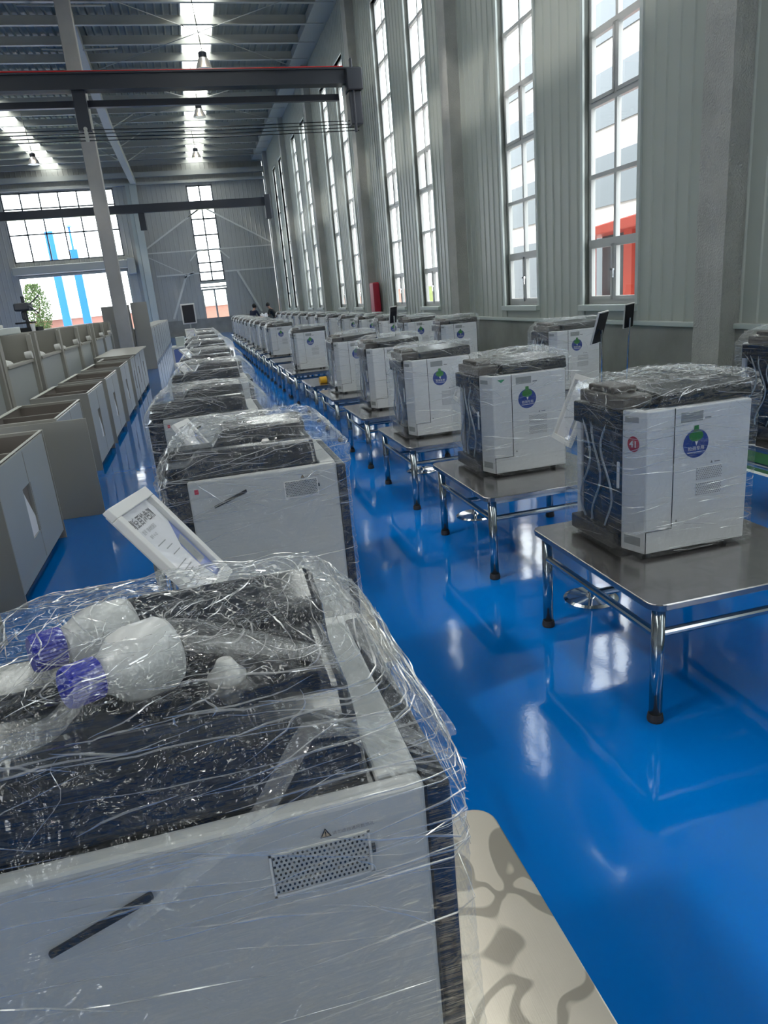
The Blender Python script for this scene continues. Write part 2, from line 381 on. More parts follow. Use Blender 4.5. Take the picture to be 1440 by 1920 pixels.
wf.build('window_frame', 'pvc', root); wgl.build('window_pane', 'glass', root); whd.build('window_handle', 'chrome', root)
wsl.build('window_sill', 'sill', root, bevel=.006); wj.build('window_casing', 'sill', root)
tag(root, kind='structure')
for i, y in enumerate(WINS):
    r = root if i == 0 else copy_tree(root)
    r.name = 'window_%d' % (i+1); r.location = (6, y, WZ0)
NW = len(WINS)
# concrete pilasters along the right wall
for i, y in enumerate(PIL):
    pm = MB()
    if 0 < y < 12:                                          # nearest: rough, uneven faces
        nz = 70
        for side in range(2):
            for k in range(nz):
                for j in range(6):
                    def P(jj, kk):
                        z = kk*11/nz
                        if side == 0:
                            yy = y-.23+.46*jj/6; w = .016*noise.noise(Vector((yy*9, z*4, 3)))+.010*noise.noise(Vector((yy*40, z*22, 1)))
                            return (5.75+w*(0 < jj < 6), yy+.012*noise.noise(Vector((z*3, jj == 6, 2)))*(jj in (0, 6)), z)
                        xx = 5.75+.25*jj/6; w = .014*noise.noise(Vector((xx*9, z*4, 7)))
                        return (xx, y-.23+.012*noise.noise(Vector((z*3, 0, 2)))*(jj == 0)+w*(jj > 0), z)
                    pm.quad(P(j, k), P(j+1, k), P(j+1, k+1), P(j, k+1))
        pm.box(5.78, 6.0, y-.2, y+.22, 0, 11)
    else: pm.box(5.75, 6.0, y-.23, y+.23, 0, 11)
    o = pm.build('trim_%d' % (i+1), 'concrete'); tag(o, kind='structure')
o = MB().box(5.3, 6, -8, 52, 10.72, 11.0).build('trim_8', 'steel_grey'); tag(o, kind='structure')

# far wall with openings
fw = MB(); Y = 52
LX0, LX1 = -10.4, -3.7
def fr(x0, x1, z0, z1): rib_strip(fw, x0, x1, z0, z1, x=Y, pitch=.3, flip=True)
fr(-14, LX0, 0, 11.3); fr(LX1, .86, 0, 11.3); fr(2.55, 6, 0, 11.3)
fr(LX0, LX1, 9.55, 11.3); fr(LX0, LX1, 4.62, 5.45); fr(.86, 2.55, 9.48, 11.3)
far = fw.build('wall_far', 'farwall'); tag(far, kind='structure')
MB().box(-14, 6, 51.75, 52.0, 9.62, 9.78).box(-14, 6, 51.6, 51.95, 10.05, 10.35).build('beam', 'steel_grey', far)
MB().box(-10.6, -3.4, 51.55, 51.98, 4.7, 5.2).box(-3.6, -3.1, 51.5, 51.98, 4.3, 5.3).build('shutter_box', 'steel_grey', far, bevel=.05)
MB().box(-2.55, 6, 51.94, 51.99, 0, 1.05).box(-14, LX0, 51.94, 51.99, 0, 1.05).build('plinth', 'plinth', far)
def grid_window(idx, x0, x1, z0, z1, xs, zs, t=.06):
    m = MB(); m.box(x0, x0+t, Y+.02, Y+.12, z0, z1); m.box(x1-t, x1, Y+.02, Y+.12, z0, z1); m.box(x0, x1, Y+.02, Y+.12, z0, z0+t); m.box(x0, x1, Y+.02, Y+.12, z1-t, z1)
    for x in xs: m.box(x-t/2, x+t/2, Y+.02, Y+.1, z0, z1)
    for z in zs: m.box(x0, x1, Y+.02, Y+.1, z-t/2, z+t/2)
    r = bpy.data.objects.new('window_%d' % idx, None); C.objects.link(r); tag(r, kind='structure')
    m.build('window_frame', 'mull', r)
    MB().quad((x0, Y+.07, z0), (x1, Y+.07, z0), (x1, Y+.07, z1), (x0, Y+.07, z1)).build('window_pane', 'glass', r)
grid_window(NW+1, .86, 2.55, 3.45, 9.48, [1.70], [4.05, 4.65, 5.45, 6.4, 7.4, 8.4], .09)
grid_window(NW+2, LX0, LX1, 5.45, 9.55, [LX0+1.12*k for k in range(1, 6)], [7.1, 8.62], .08)
r = bpy.data.objects.new('door_1', None); C.objects.link(r); tag(r, kind='structure')
MB().box(.86, .95, Y, Y+.1, 0, 2.9).box(2.46, 2.55, Y, Y+.1, 0, 2.9).box(1.64, 1.76, Y, Y+.1, 0, 2.9).box(.86, 2.55, Y, Y+.1, 2.85, 2.97).box(.86, 2.55, Y-.02, Y+.1, 3.3, 3.45).box(.86, 2.55, Y+.02, Y+.08, 3.02, 3.12).build('door_frame', 'steel_grey', r)
MB().quad((.9, Y+.06, 0), (2.5, Y+.06, 0), (2.5, Y+.06, 3.4), (.9, Y+.06, 3.4)).build('door_pane', 'glass', r)
r = bpy.data.objects.new('door_2', None); C.objects.link(r); tag(r, kind='structure')
MB().box(LX0-.08, LX0+.05, Y-.03, Y+.12, 0, 4.62).box(LX1-.05, LX1+.08, Y-.03, Y+.12, 0, 4.62).box(LX0, LX1, Y-.03, Y+.12, 4.5, 4.62).build('door_frame', 'steel_grey', r)
# side walls out of view and back wall
MB().box(-14.2, -14, -8, 52, 0, 11.3).build('wall_left', 'farwall'); tag(bpy.data.objects['wall_left'], kind='structure')
bw = MB().box(-14, -13, -8.2, -8, 0, 11.3).box(-8, 6.2, -8.2, -8, 0, 11.3).box(-13, -8, -8.2, -8, 4.7, 11.3).box(-13, -8, -8.2, -8, 0, .5).build('wall_back', 'farwall'); tag(bw, kind='structure')  # opening in this unseen wall is added to let daylight in from behind
# roof
SK = [(-7.62, -6.57), (1.15, 2.2)]
cm = MB(); xs = [-14, SK[0][0], SK[0][1], SK[1][0], SK[1][1], 6.2]
for a, b in ((xs[0], xs[1]), (xs[2], xs[3]), (xs[4], xs[5])):
    n = int((b-a)/.25); p = (b-a)/n
    for i in range(n):
        x = a+i*p
        cm.quad((x, -8, 11.04), (x+p*.6, -8, 11.04), (x+p*.6, 52, 11.04), (x, 52, 11.04))
        cm.quad((x+p*.6, -8, 11.04), (x+p*.8, -8, 11.0), (x+p*.8, 52, 11.0), (x+p*.6, 52, 11.04))
        cm.quad((x+p*.8, -8, 11.0), (x+p, -8, 11.04), (x+p, 52, 11.04), (x+p*.8, 52, 11.0))
    cm.box(a, b, -8, 52, 11.06, 11.2)
ceil = cm.build('ceiling', 'deck'); tag(ceil, kind='structure')
for a, b in SK:
    MB().quad((a, -8, 11.1), (b, -8, 11.1), (b, 52, 11.1), (a, 52, 11.1)).build('roof_light', 'milkglass', ceil)
    MB().box(a-.05, a, -8, 52, 10.96, 11.1).box(b, b+.05, -8, 52, 10.96, 11.1).build('roof_light_rim', 'steel_grey', ceil)
y = 27.7-1.83*19
while y < 51.5:
    MB().box(-14, 5.9, y-.03, y+.03, 10.72, 10.99).box(-14, 5.9, y-.10, y+.03, 10.70, 10.72).build('purlin', 'steel_grey', ceil)
    y += 1.83
def rodx(x0, x1, y0, y1): MB().tube((x0, y0, 10.68), (x1, y1, 10.68), .014, 6).tube((x0, y1, 10.68), (x1, y0, 10.68), .014, 6).build('brace_rod', 'steel_grey', ceil)
rodx(-2.2, 5.6, 24.2, 32.3); rodx(-2.2, 5.6, 32.5, 40.8); rodx(-2.2, 5.6, 41, 49.4)
bm_ = MB(); pts = [(-2.35, 23.5, 11.5), (-2.35, 28.5, 10.6), (-2.35, 38, 9.65), (-2.35, 52, 9.6)]
for a, b in zip(pts, pts[1:]):
    bm_.hexa([(a[0]-.17, a[1], a[2]), (a[0]+.17, a[1], a[2]), (b[0]+.17, b[1], b[2]), (b[0]-.17, b[1], b[2])],
             [(a[0]-.17, a[1], a[2]+.35), (a[0]+.17, a[1], a[2]+.35), (b[0]+.17, b[1], b[2]+.35), (b[0]-.17, b[1], b[2]+.35)])
o = bm_.build('trim_9', 'steel_grey'); tag(o, kind='structure')
kb = MB()
for yy in (25.5, 29.3, 33, 38, 42, 46):
    zz = 10.0 if yy > 36 else 10.5
    kb.tube((-2.2, yy, zz), (-1.1, yy+.7, 10.75), .03, 6).tube((-2.5, yy, zz), (-3.6, yy+.7, 10.75), .03, 6)
kb.build('knee_brace', 'steel_grey', o)
# inner columns and far-wall bracing
o = MB().box(-2.32, -1.92, 23.8, 24.2, 0, 11).build('trim_10', 'concrete_s', bevel=.02); tag(o, kind='structure')
o = MB().box(-2.62, -2.2, 51.2, 51.5, 0, 9.7).box(-2.9, -2.66, 51.6, 51.9, 0, 9.7).build('trim_11', 'sill'); tag(o, kind='structure')
br = MB(); yb = 51.55
def st(x0, z0, x1, z1, w=.09):
    d = Vector((x1-x0, 0, z1-z0)).normalized(); nn = Vector((-d.z, 0, d.x))*w/2
    a = Vector((x0, yb, z0)); b = Vector((x1, yb, z1)); k = Vector((0, .09, 0))
    br.hexa([a-nn, b-nn, b-nn+k, a-nn+k], [a+nn, b+nn, b+nn+k, a+nn+k])
st(-2.4, 5.65, 1.7, 8.1); st(5.9, 5.65, 1.7, 8.1); st(-2.4, 5.45, 5.9, 5.45, .07); st(-2.4, 5.3, -.2, 4.1, .05)
st(-1.9, 4.0, .9, 4.0, .09); st(2.6, 4.0, 5.9, 4.0, .09); st(0.05, 4.0, -1.25, 1.2, .13); st(3.4, 4.0, 4.7, 1.2, .13)
st(-.15, 3.75, .55, 4.1, .1); st(1.7, 8.1, .7, 7.5, .06); st(1.0, 5.4, .4, 4.8, .07); st(2.4, 5.4, 3.0, 4.8, .07)
o = br.build('trim_12', 'brace'); tag(o, kind='structure')

# ------------------------------------------------------------------ cranes
cr1 = thing('overhead_crane', 'dark steel bridge crane with red cable on top, nearer of the two', 'crane', (0, 22, 7.3), group=None)
MB().box(-14, 5.55, -.15, .15, .12, .46).box(-14, 5.55, -.2, .2, .44, .48).box(-14, 5.55, -.2, .2, .08, .12).build('girder', 'crane', cr1)
MB().box(-14, 5.05, .45, .6, -.18, -.02).build('lower_girder', 'crane', cr1)
MB().path([(-13.9, -.12, .51), (-8, -.12, .50), (-3.8, -.12, .52), (0, -.12, .50), (5.1, -.12, .51)], .02).build('cable', 'red_cable', cr1)
MB().box(5.15, 5.6, -.3, .5, -.1, .45).box(5.2, 5.55, -.2, .3, -.95, -.1).box(5.28, 5.36, -.22, -.1, -1.15, .7).build('end_truck', 'crane', cr1, bevel=.03)
MB().box(5.05, 5.12, -.1, 0, -.85, .05).build('conductor_bracket', 'steel_grey', cr1)
hp = MB().box(-2.12, -1.80, -.1, .12, -.85, .12); hp.build('hanger', 'crane', cr1)
for k in range(4):
    z = -.82-.085*k
    MB().path([(-14, 0, z-.02), (-1.95, 0, z), (1.5, 0, z-.035), (5.45, 0, z)], .012, 6).build('feed_wire', 'black', cr1)
    MB().lathe([(.05, -.03), (.05, .03)], (-1.95, -.1, z), (0, 1, 0), 12).build('insulator', 'steel_grey', cr1)
cr2 = thing('overhead_crane', 'dark steel bridge crane in front of the far end windows', 'crane', (0, 46.7, 7.35))
MB().box(-14, 5.55, -.15, .15, .0, .46).build('girder', 'crane', cr2)
MB().box(5.25, 5.6, -.3, .3, -.75, .6).build('end_truck', 'crane', cr2, bevel=.03)
MB().box(-2.15, -1.8, -.1, .12, -.95, 0).build('hanger', 'crane', cr2)

# ------------------------------------------------------------------ high bay lamps
lamp = thing('high_bay_lamp', '', 'lamp')
MB().lathe([(.06, .30), (.10, .29), (.16, .20), (.21, .08), (.24, -.02), (.25, -.04), (.235, -.04)], (0, 0, 0), n=32).build('lamp_shade', 'lampglass', lamp, smooth=True)
MB().lathe([(.12, .27), (.12, .40), (.07, .44)], (0, 0, 0), n=24).build('lamp_cap', 'crane', lamp)
MB().lathe([(.05, .0), (.085, .06), (.085, .16), (.04, .22)], (0, 0, 0), n=16).build('bulb', 'lampbulb', lamp, smooth=True)
MB().tube((0, 0, .44), (-.12, 0, 2.1), .012, 6).build('cord', 'black', lamp)
ls = []
for x, y, z, l in ((1.5, 24.8, 8.65, 'bell-shaped roof lamp just above the nearer crane girder'), (1.5, 32.1, 9.0, 'bell-shaped roof lamp seen under the nearer crane girder, larger of two under the skylight'),
                   (1.5, 42.4, 9.4, 'farthest bell-shaped roof lamp under the main skylight strip'), (-5.95, 38.6, 8.75, 'bell-shaped roof lamp on the far left of the roof under the left skylight'),
                   (-5.95, 30, 8.6, 'bell-shaped roof lamp at the left picture edge below the nearer crane')):
    place(lamp, ls, (x, y, z), 0, l, 'high bay lamps under the roof')

# ------------------------------------------------------------------ tables
TZ = .535
def rrect(x0, x1, y0, y1, r, n=6):
    p = []
    for cx, cy_, a0 in ((x1-r, y0+r, -90), (x1-r, y1-r, 0), (x0+r, y1-r, 90), (x0+r, y0+r, 180)):
        for i in range(n+1):
            a = math.radians(a0+90*i/n); p.append((cx+r*math.cos(a), cy_+r*math.sin(a)))
    return p
def make_table(topmat):
    t = thing('steel_table', '', 'table')
    MB().prism(rrect(-.03, .93, -.03, 1.01, .055), TZ-.028, TZ).build('tabletop', topmat, t, bevel=.004)
    MB().box(.03, .87, .03, .95, TZ-.06, TZ-.029).build('apron', 'tube', t)
    for x in (.025, .875):
        for yy in (.02, .94):
            l = MB().tube((x, yy, .03), (x, yy, TZ-.03), .026, 20).build('leg', 'tube', t, smooth=False)
            for p in l.data.polygons: p.use_smooth = len(p.vertices) == 4
            MB().lathe([(.031, 0), (.033, .01), (.029, .035)], (x, yy, 0), n=16).build('foot', 'rubber', l)
    MB().tube((.025, .02, .385), (.025, .94, .385), .018).build('stretcher', 'tube', t)
    MB().tube((.875, .02, .385), (.875, .94, .385), .018).build('stretcher', 'tube', t)
    MB().tube((.025, .46, .385), (.875, .46, .385), .018).build('stretcher', 'tube', t)
    MB().tube((.025, .03, .385), (.875, .03, .385), .018).build('stretcher', 'tube', t)
    return t
tabA = make_table('top'); tabB = make_table('topfilm')
NTH = ['first', 'second', 'third', 'fourth', 'fifth', 'sixth', 'seventh', 'eighth', 'ninth', 'tenth', 'eleventh', 'twelfth', 'thirteenth', 'fourteenth', 'fifteenth', 'sixteenth', 'seventeenth', 'eighteenth', 'nineteenth', 'twentieth', 'twenty-first', 'twenty-second']

# ------------------------------------------------------------------ stretch film shells
def section(x0, x1, y0, y1, r, n):
    """n points round a rounded rectangle, evenly spaced by arc"""
    p = rrect(x0, x1, y0, y1, r, 8); L = [0]
    q = p+[p[0]]
    for a, b in zip(q, q[1:]): L.append(L[-1]+math.hypot(a[0]-b[0], a[1]-b[1]))
    out = []; k = 0
    for i in range(n):
        d = L[-1]*i/n
        while L[k+1] < d: k += 1
        f = (d-L[k])/max(1e-9, L[k+1]-L[k]); out.append((q[k][0]+f*(q[k+1][0]-q[k][0]), q[k][1]+f*(q[k+1][1]-q[k][1])))
    return out
def ridged(p, oct_=3):
    s = 0; a = 1
    for k in range(oct_):
        s += a*(1-abs(noise.noise(p))*2); p = p*2.1; a *= .5
    return s/1.75
def wrap_mesh(levels, n, m, seed, amp_side, amp_top, ztop0):
    """levels: (z, x0, x1, y0, y1, r) from the bottom up, last one closed over the top"""
    tot = [0]
    for a, b in zip(levels, levels[1:]):
        tot.append(tot[-1]+math.dist((a[0], a[1], a[3]), (b[0], b[1], b[3]))+abs(a[2]-b[2])*.5)
    rows = []; 
    for j in range(m+1):
        d = tot[-1]*j/m; k = 0
        while k < len(tot)-2 and tot[k+1] < d: k += 1
        f = (d-tot[k])/(tot[k+1]-tot[k]); a, b = levels[k], levels[k+1]
        l = [a[i]+f*(b[i]-a[i]) for i in range(6)]
        rows.append([(x, y, l[0]) for x, y in section(*l[1:], n)])
    last = rows[-1]; cx = sum(p[0] for p in last)/n; cy_ = sum(p[1] for p in last)/n; zt = last[0][2]
    mt = max(6, m//4)
    for j in range(1, mt+1):
        s = 1-j/mt*.97
        rows.append([(cx+(p[0]-cx)*s, cy_+(p[1]-cy_)*s, zt+.012*(1-s)) for p in last])
    cxx = (levels[0][1]+levels[0][2])/2; cyy = (levels[0][3]+levels[0][4])/2
    v = []; off = Vector((seed*3.1, seed*1.7, seed))
    for r in rows:
        for x, y, z in r:
            p = Vector((x, y, z)); t = min(1, max(0, (z-ztop0)/.05))
            out = Vector((x-cxx, y-cyy, 0)).normalized()*(1-t*.55)+Vector((0, 0, t)); 
            a = amp_side*(1-t)+amp_top*t
            q = Vector((x*7, y*7, z*(34-26*t)))+off
            w = ridged(q)*a*.6 + a*.6*noise.noise(Vector((x*3, y*3, z*3))+off)
            if t > .4: w += a*.5*ridged(Vector((x*26, y*26, z*20))+off, 2)
            v.append(tuple(p+out*w))
    f = []; R_ = len(rows)
    for j in range(R_-1):
        for i in range(n):
            k = (i+1) % n; f.append((j*n+i, j*n+k, (j+1)*n+k, (j+1)*n+i))
    f.append(tuple((R_-1)*n+i for i in range(n)))
    return v, f
def wrap_obj(name, mat, parent, *a, flat_top=False):
    v, f = wrap_mesh(*a)
    levels, n_, m_, seed = a[:4]
    rows_ = len(v)//n_; rg = random.Random(seed*77+5); near = n_ > 400; mid = 150 < n_ <= 400
    cnt_ = 460 if near else (300 if mid else 120)
    cv, cf = [], []
    tz = max(q[2] for q in v); top_j = int(rows_*.55)
    for k_ in range(cnt_):
        top = rg.random() < (.86 if near else .72)
        j = rg.uniform(rows_*.42, rows_*.97) if top else rg.uniform(2, rows_*.6); i = rg.uniform(0, n_)
        ang = rg.gauss(0, .65) if top else rg.gauss(0, .22); 
        scl = n_/420; L_ = rg.uniform(8, 46)*scl*(1 if top else 1.4); wd = rg.uniform(.0006, .0018)*(1 if near else (1.3 if mid else 1.9))
        st_n = 10; pts_ = []
        for q_ in range(st_n+1):
            jj = min(rows_-2, max(0, j)); j0 = int(jj); fj = jj-j0; i0 = int(i) % n_; fi = i-int(i); i1 = (i0+1) % n_
            g_ = lambda a_, b_: Vector(v[a_*n_+b_])
            pts_.append((g_(j0, i0)*(1-fi)+g_(j0, i1)*fi)*(1-fj)+(g_(j0+1, i0)*(1-fi)+g_(j0+1, i1)*fi)*fj)
            i += math.cos(ang)*L_/st_n*1.6; j += math.sin(ang)*L_/st_n; ang += rg.gauss(0, .10)
        cen_ = Vector(((levels[0][1]+levels[0][2])/2, (levels[0][3]+levels[0][4])/2, .3)); b0 = len(cv)
        for q_ in range(st_n+1):
            p_ = pts_[q_]; t_d = (pts_[min(st_n, q_+1)]-pts_[max(0, q_-1)])
            if t_d.length < 1e-6: t_d = Vector((1, 0, 0))
            o_d = (p_-cen_).normalized(); s_d = t_d.cross(o_d).normalized()*wd*math.sin(math.pi*(q_+.15)/(st_n+.3)); p_ = p_+o_d*.0025
            cv += [tuple(p_-s_d), tuple(p_+o_d*wd*.8), tuple(p_+s_d)]
        for q_ in range(st_n):
            for e_ in (0, 1): cf.append((b0+q_*3+e_, b0+q_*3+e_+1, b0+q_*3+e_+4, b0+q_*3+e_+3))
    mc_ = bpy.data.meshes.new('film_creases'); mc_.from_pydata(cv, [], cf); mc_.materials.append(M['crease'])
    oc_ = bpy.data.objects.new('film_creases', mc_); C.objects.link(oc_); oc_.parent = parent; oc_['kind'] = 'stuff'
    me = bpy.data.meshes.new(name); me.from_pydata(v, [], f); me.materials.append(M[mat])
    me.polygons.foreach_set('use_smooth', [True]*len(f))
    o = bpy.data.objects.new(name, me); C.objects.link(o); o.parent = parent; return o

# ------------------------------------------------------------------ machine of the middle and wall rows
def disc(mb, cx, cz, rx, rz, y, n=36, mi=0): mb.quad(*[(cx+rx*math.cos(2*math.pi*i/n), y, cz+rz*math.sin(2*math.pi*i/n)) for i in range(n)], mi=mi)
def vent_mesh(w, h, nx, nz, mi_h=1):
    m = MB().box(0, w, -.003, 0, 0, h)
    for j in range(nz):
        for i in range(nx):
            cx = (i+.5+(.25 if j % 2 else -.25))*w/nx; cz = (j+.5)*h/nz
            disc(m, cx, cz, w/nx*.27, h/nz*.34, -.0036, 8, mi_h)
    return m
def make_A(wrap_seed, dense=False, num=None, detail=True, mark=False):
    r = thing('lab_analyzer', '', 'machine')
    side = MB().prism([(0, .12), (.04, 0), (.545, 0), (.545, .05), (.06, .05), (.06, .12)], .022, .65).build('side_panel', 'white', r, bevel=.006)
    MB().box(.03, .575, .051, .50, .03, .645).build('body', 'navy', r, bevel=.006)
    MB().box(.02, .545, .501, .54, .022, .65).build('rear_side_panel', 'white', r, bevel=.005)
    MB().box(-.035, .029, .13, .50, .02, .09).build('front_tray', 'black', r, bevel=.006); MB().box(-.02, .029, .13, .50, .55, .645).build('front_visor', 'black', r, bevel=.006)
    hd = MB().hexa([(.13, .052, .60), (.575, .052, .60), (.575, .47, .652), (.13, .47, .652)][:4] and [(.13, .03, .651), (.575, .03, .651), (.575, .47, .651), (.13, .47, .651)],
                   [(.125, .035, .708), (.57, .035, .730), (.55, .44, .735), (.15, .44, .725)])
    hd.build('top_cover', 'black', r, bevel=.012, seg=3)
    MB().box(-.01, .129, .10, .46, .651, .705).box(.0, .12, .2, .4, .705, .735).build('reagent_tray', 'traydark', r, bevel=.008)
    sm = MB().box(.168, .172, -.0012, .001, .125, .65).box(.04, .172, -.0012, .001, .122, .1255).box(.043, .046, -.0012, .001, .022, .122)
    sm.build('door_seam', 'black', r)
    MB().box(-.012, -.004, .128, .142, .30, .42).build('handle', 'white', r, bevel=.003)
    for fx_, fy_ in ((.47, .04), (.10, .07), (.47, .46), (.1, .46)): MB().tube((fx_, fy_, 0), (fx_, fy_, .03), .018).build('foot', 'rubber', r)
    tb = MB()
    for k in range(3):
        pts = [(-.012-.02*math.sin(math.pi*q/14), .2+.09*k+.05*math.sin(q*.5+k), .60-.5*q/14) for q in range(15)]
        tb.path(pts, .005, 6)
    tb.build('tubing', 'tubing', r)
    # stickers
    s = MB(); disc(s, .275, .488, .062, .062, -.0016); s.build('round_sticker', 'blue', r)
    g = MB(); g.quad(*[(.275+.035*math.cos(a), -.0022, .522+.024*math.sin(a)) for a in [i*math.pi/9 for i in range(18)]]); g.quad((.262, -.0022, .54), (.288, -.0022, .54), (.286, -.0022, .566), (.264, -.0022, .566)); g.build('sticker_leaf', 'green', r)
    text_mesh('sticker_text', '检测专用', .020, 'paper', r, Matrix.Translation((.277, -.0026, .466)) @ FRONT)
    MB().box(.235, .32, -.0026, -.0016, .449, .4515).quad((.270, -.0026, .498), (.277, -.0026, .478), (.284, -.0026, .498)).build('sticker_mark', 'paper', r)
    MB().box(.20, .305, -.0016, 0, .585, .628).build('rating_plate', 'grey', r)
    MB().box(.315, .345, -.0012, 0, .59, .597).build('small_print', 'greyd', r)
    v = vent_mesh(.125, .055, 14, 7).build('vent', ['white', 'greyd'], r); v.location = (.285, 0, .325)
    v = vent_mesh(.125, .055, 14, 7).build('vent', ['white', 'greyd'], r); v.location = (.285, 0, .255)
    w = MB().quad((.352, -.0015, .392), (.364, -.0015, .392), (.358, -.0015, .404))
    MB().quad((.372, -.0015, .395), (.40, -.0015, .395), (.40, -.0015, .399), (.372, -.0015, .399)).build('warning_print', 'greyd', r)
    w.build('warning_mark', 'greyd', r); MB().quad((.187, -.0015, .150), (.199, -.0015, .150), (.193, -.0015, .163)).build('warning_mark', 'greyd', r)
    # chamfered front corner labels: plane from (0,.12) to (.04,0)
    d = Vector((.04, -.12, 0)).normalized(); nrm = Vector((-.12, -.04, 0)).normalized()
    def ch(u, z, o=.0015): p = Vector((0, .12, 0))+d*u+nrm*o; return (p.x, p.y, z)
    MB().quad(ch(.02, .095), ch(.105, .095), ch(.105, .055), ch(.02, .055)).build('corner_label', 'grey', r); MB().quad(ch(.015, .625), ch(.085, .625), ch(.085, .6), ch(.015, .6)).build('corner_label', 'grey', r)
    if mark:
        MB().quad((.075, -.0015, .625), (.125, -.0015, .625), (.10, -.0015, .606)).build('triangle_mark', 'greenl', r)
    if num:
        s = MB(); s.quad(*[ch(.06+.030*math.cos(2*math.pi*i/30), .508+.034*math.sin(2*math.pi*i/30), .002) for i in range(30)]); s.build('number_sticker', 'red', r)
        mt = Matrix((( d.x, 0, nrm.x, 0), (d.y, 0, nrm.y, 0), (0, 1, 0, 0), (0, 0, 0, 1)))
        p = ch(.06, .507, .003); mt.translation = p
        text_mesh('sticker_number', num, .040, 'paper', r, mt, .0008)
    n, m = (260, 170) if dense else (96, 64)
    lv = [(.012, -.05, .59, -.012, .56, .03), (.10, -.05, .585, -.007, .55, .02), (.40, -.045, .583, -.006, .55, .02), (.60, -.04, .583, -.006, .55, .02), (.652, -.045, .60, -.008, .555, .025),
          (.70, .0, .60, -.0, .53, .04), (.745, .08, .580, .02, .47, .04)]
    wrap_obj('plastic_wrap', 'film_a' if wrap_seed % 2 else 'film_b', r, lv, n, m, wrap_seed, .008, .032, .655)
    return r
A41 = make_A(1, True, '41'); A2 = make_A(3, True, mark=True); A3 = make_A(4); A4 = make_A(5); A5 = make_A(6, num=None)
# ------------------------------------------------------------------ machine of the left row
def make_B(seed, near=False):
    r = thing('lab_analyzer', '', 'machine')
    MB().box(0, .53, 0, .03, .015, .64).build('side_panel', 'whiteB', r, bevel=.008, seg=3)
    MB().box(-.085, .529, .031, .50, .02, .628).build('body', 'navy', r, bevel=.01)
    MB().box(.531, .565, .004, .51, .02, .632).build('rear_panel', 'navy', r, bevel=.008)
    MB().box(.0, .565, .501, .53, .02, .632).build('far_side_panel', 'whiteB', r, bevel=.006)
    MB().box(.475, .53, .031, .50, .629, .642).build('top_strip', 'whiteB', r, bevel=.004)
    c = MB()
    c.hexa([(-.03, .034, .630), (.47, .034, .630), (.475, .12, .630), (-.03, .12, .630)], [(.05, .052, .728), (.462, .052, .728), (.468, .12, .732), (.04, .12, .732)])
    c.hexa([(.06, .32, .630), (.48, .32, .630), (.48, .47, .630), (.06, .47, .630)], [(.16, .34, .755), (.475, .34, .755), (.475, .45, .778), (.16, .45, .778)])
    c.box(.43, .47, .12, .34, .63, .728)
    c.box(-.08, .43, .12, .335, .63, .668); c.box(-.085, .155, .336, .47, .63, .69)
    c.build('top_cover', 'navy', r, bevel=.016, seg=4)
    MB().lathe([(.028, 0), (.03, .01), (.02, .02), (.012, .035)], (.31, .30, .668), n=24).build('knob', 'whiteT', r, smooth=True)
    MB().box(.19, .27, .13, .2, .668, .69).build('probe_holder', 'black', r, bevel=.006)
    v = vent_mesh(.115, .055, 20, 9).build('vent', ['whiteB', 'black'], r); v.location = (.336, 0, .538)
    fr_ = MB().box(.332, .455, -.0015, 0, .531, .534).box(.332, .455, -.0015, 0, .591, .594).box(.332, .335, -.0015, 0, .531, .594).box(.452, .455, -.0015, 0, .531, .594)
    fr_.build('vent_rim', 'whiteT', r); MB().box(.456, .460, -.004, 0, .562, .573).build('latch', 'black', r)
    w = MB().quad((.395, -.0012, .600), (.409, -.0012, .600), (.402, -.0012, .613)).build('warning_triangle', 'black', r)
    MB().quad((.3972, -.0016, .6013), (.4068, -.0016, .6013), (.402, -.0016, .6104)).build('warning_field', 'amber', w)
    MB().box(.4014, .4026, -.0021, -.0016, .6045, .6085).box(.4014, .4026, -.0021, -.0016, .6022, .6035).build('warning_sign', 'black', w)
    text_mesh('warning_text', '请勿遮挡通风散热孔', .0058, 'greyd', r, Matrix.Translation((.436, -.0012, .603)) @ FRONT)
    h = MB().hexa([(.080, -.006, .535), (.2, -.006, .578), (.2, .001, .578), (.080, .001, .535)], [(.078, -.006, .544), (.198, -.006, .590), (.198, .001, .590), (.078, .001, .544)])
    h.build('handle', 'black', r, bevel=.003, seg=3)
    MB().box(.02, .034, -.0012, 0, .595, .612).build('red_label', 'red', r)
    for a, b in ((.44, .10), (.49, .035), (.385, .10)):
        MB().quad((a, -.0012, b), (a+.016, -.0012, b), (a+.008, -.0012, b+.014)).build('warning_triangle', 'greyd', r)
    if near: n, m = 420, 260
    else: n, m = 200, 120
    lv = [(.004, -.10, .585, -.015, .55, .035), (.10, -.10, .58, -.010, .545, .02), (.45, -.10, .576, -.008, .545, .02), (.60, -.10, .576, -.008, .545, .02), (.645, -.11, .585, -.008, .55, .02),
          (.69, -.06, .585, .0, .53, .03), (.78, .05, .50, .04, .48, .04)]
    if near: lv = [(.004, -.10, .600, -.02, .57, .035), (.10, -.10, .595, -.010, .56, .03), (.45, -.10, .585, -.008, .55, .02), (.60, -.10, .582, -.008, .55, .02), (.645, -.11, .582, -.008, .55, .02),
                   (.675, -.13, .57, .01, .56, .03), (.735, -.10, .52, .04, .53, .06), (.785, .02, .475, .05, .475, .05)]
    wrap_obj('plastic_wrap', 'film_near' if near else 'film_b', r, lv, n, m, seed, .005 if near else .006, .016 if near else .022, .65)
    return r
B0 = make_B(11, True); B1 = make_B(12); B2 = make_B(14)
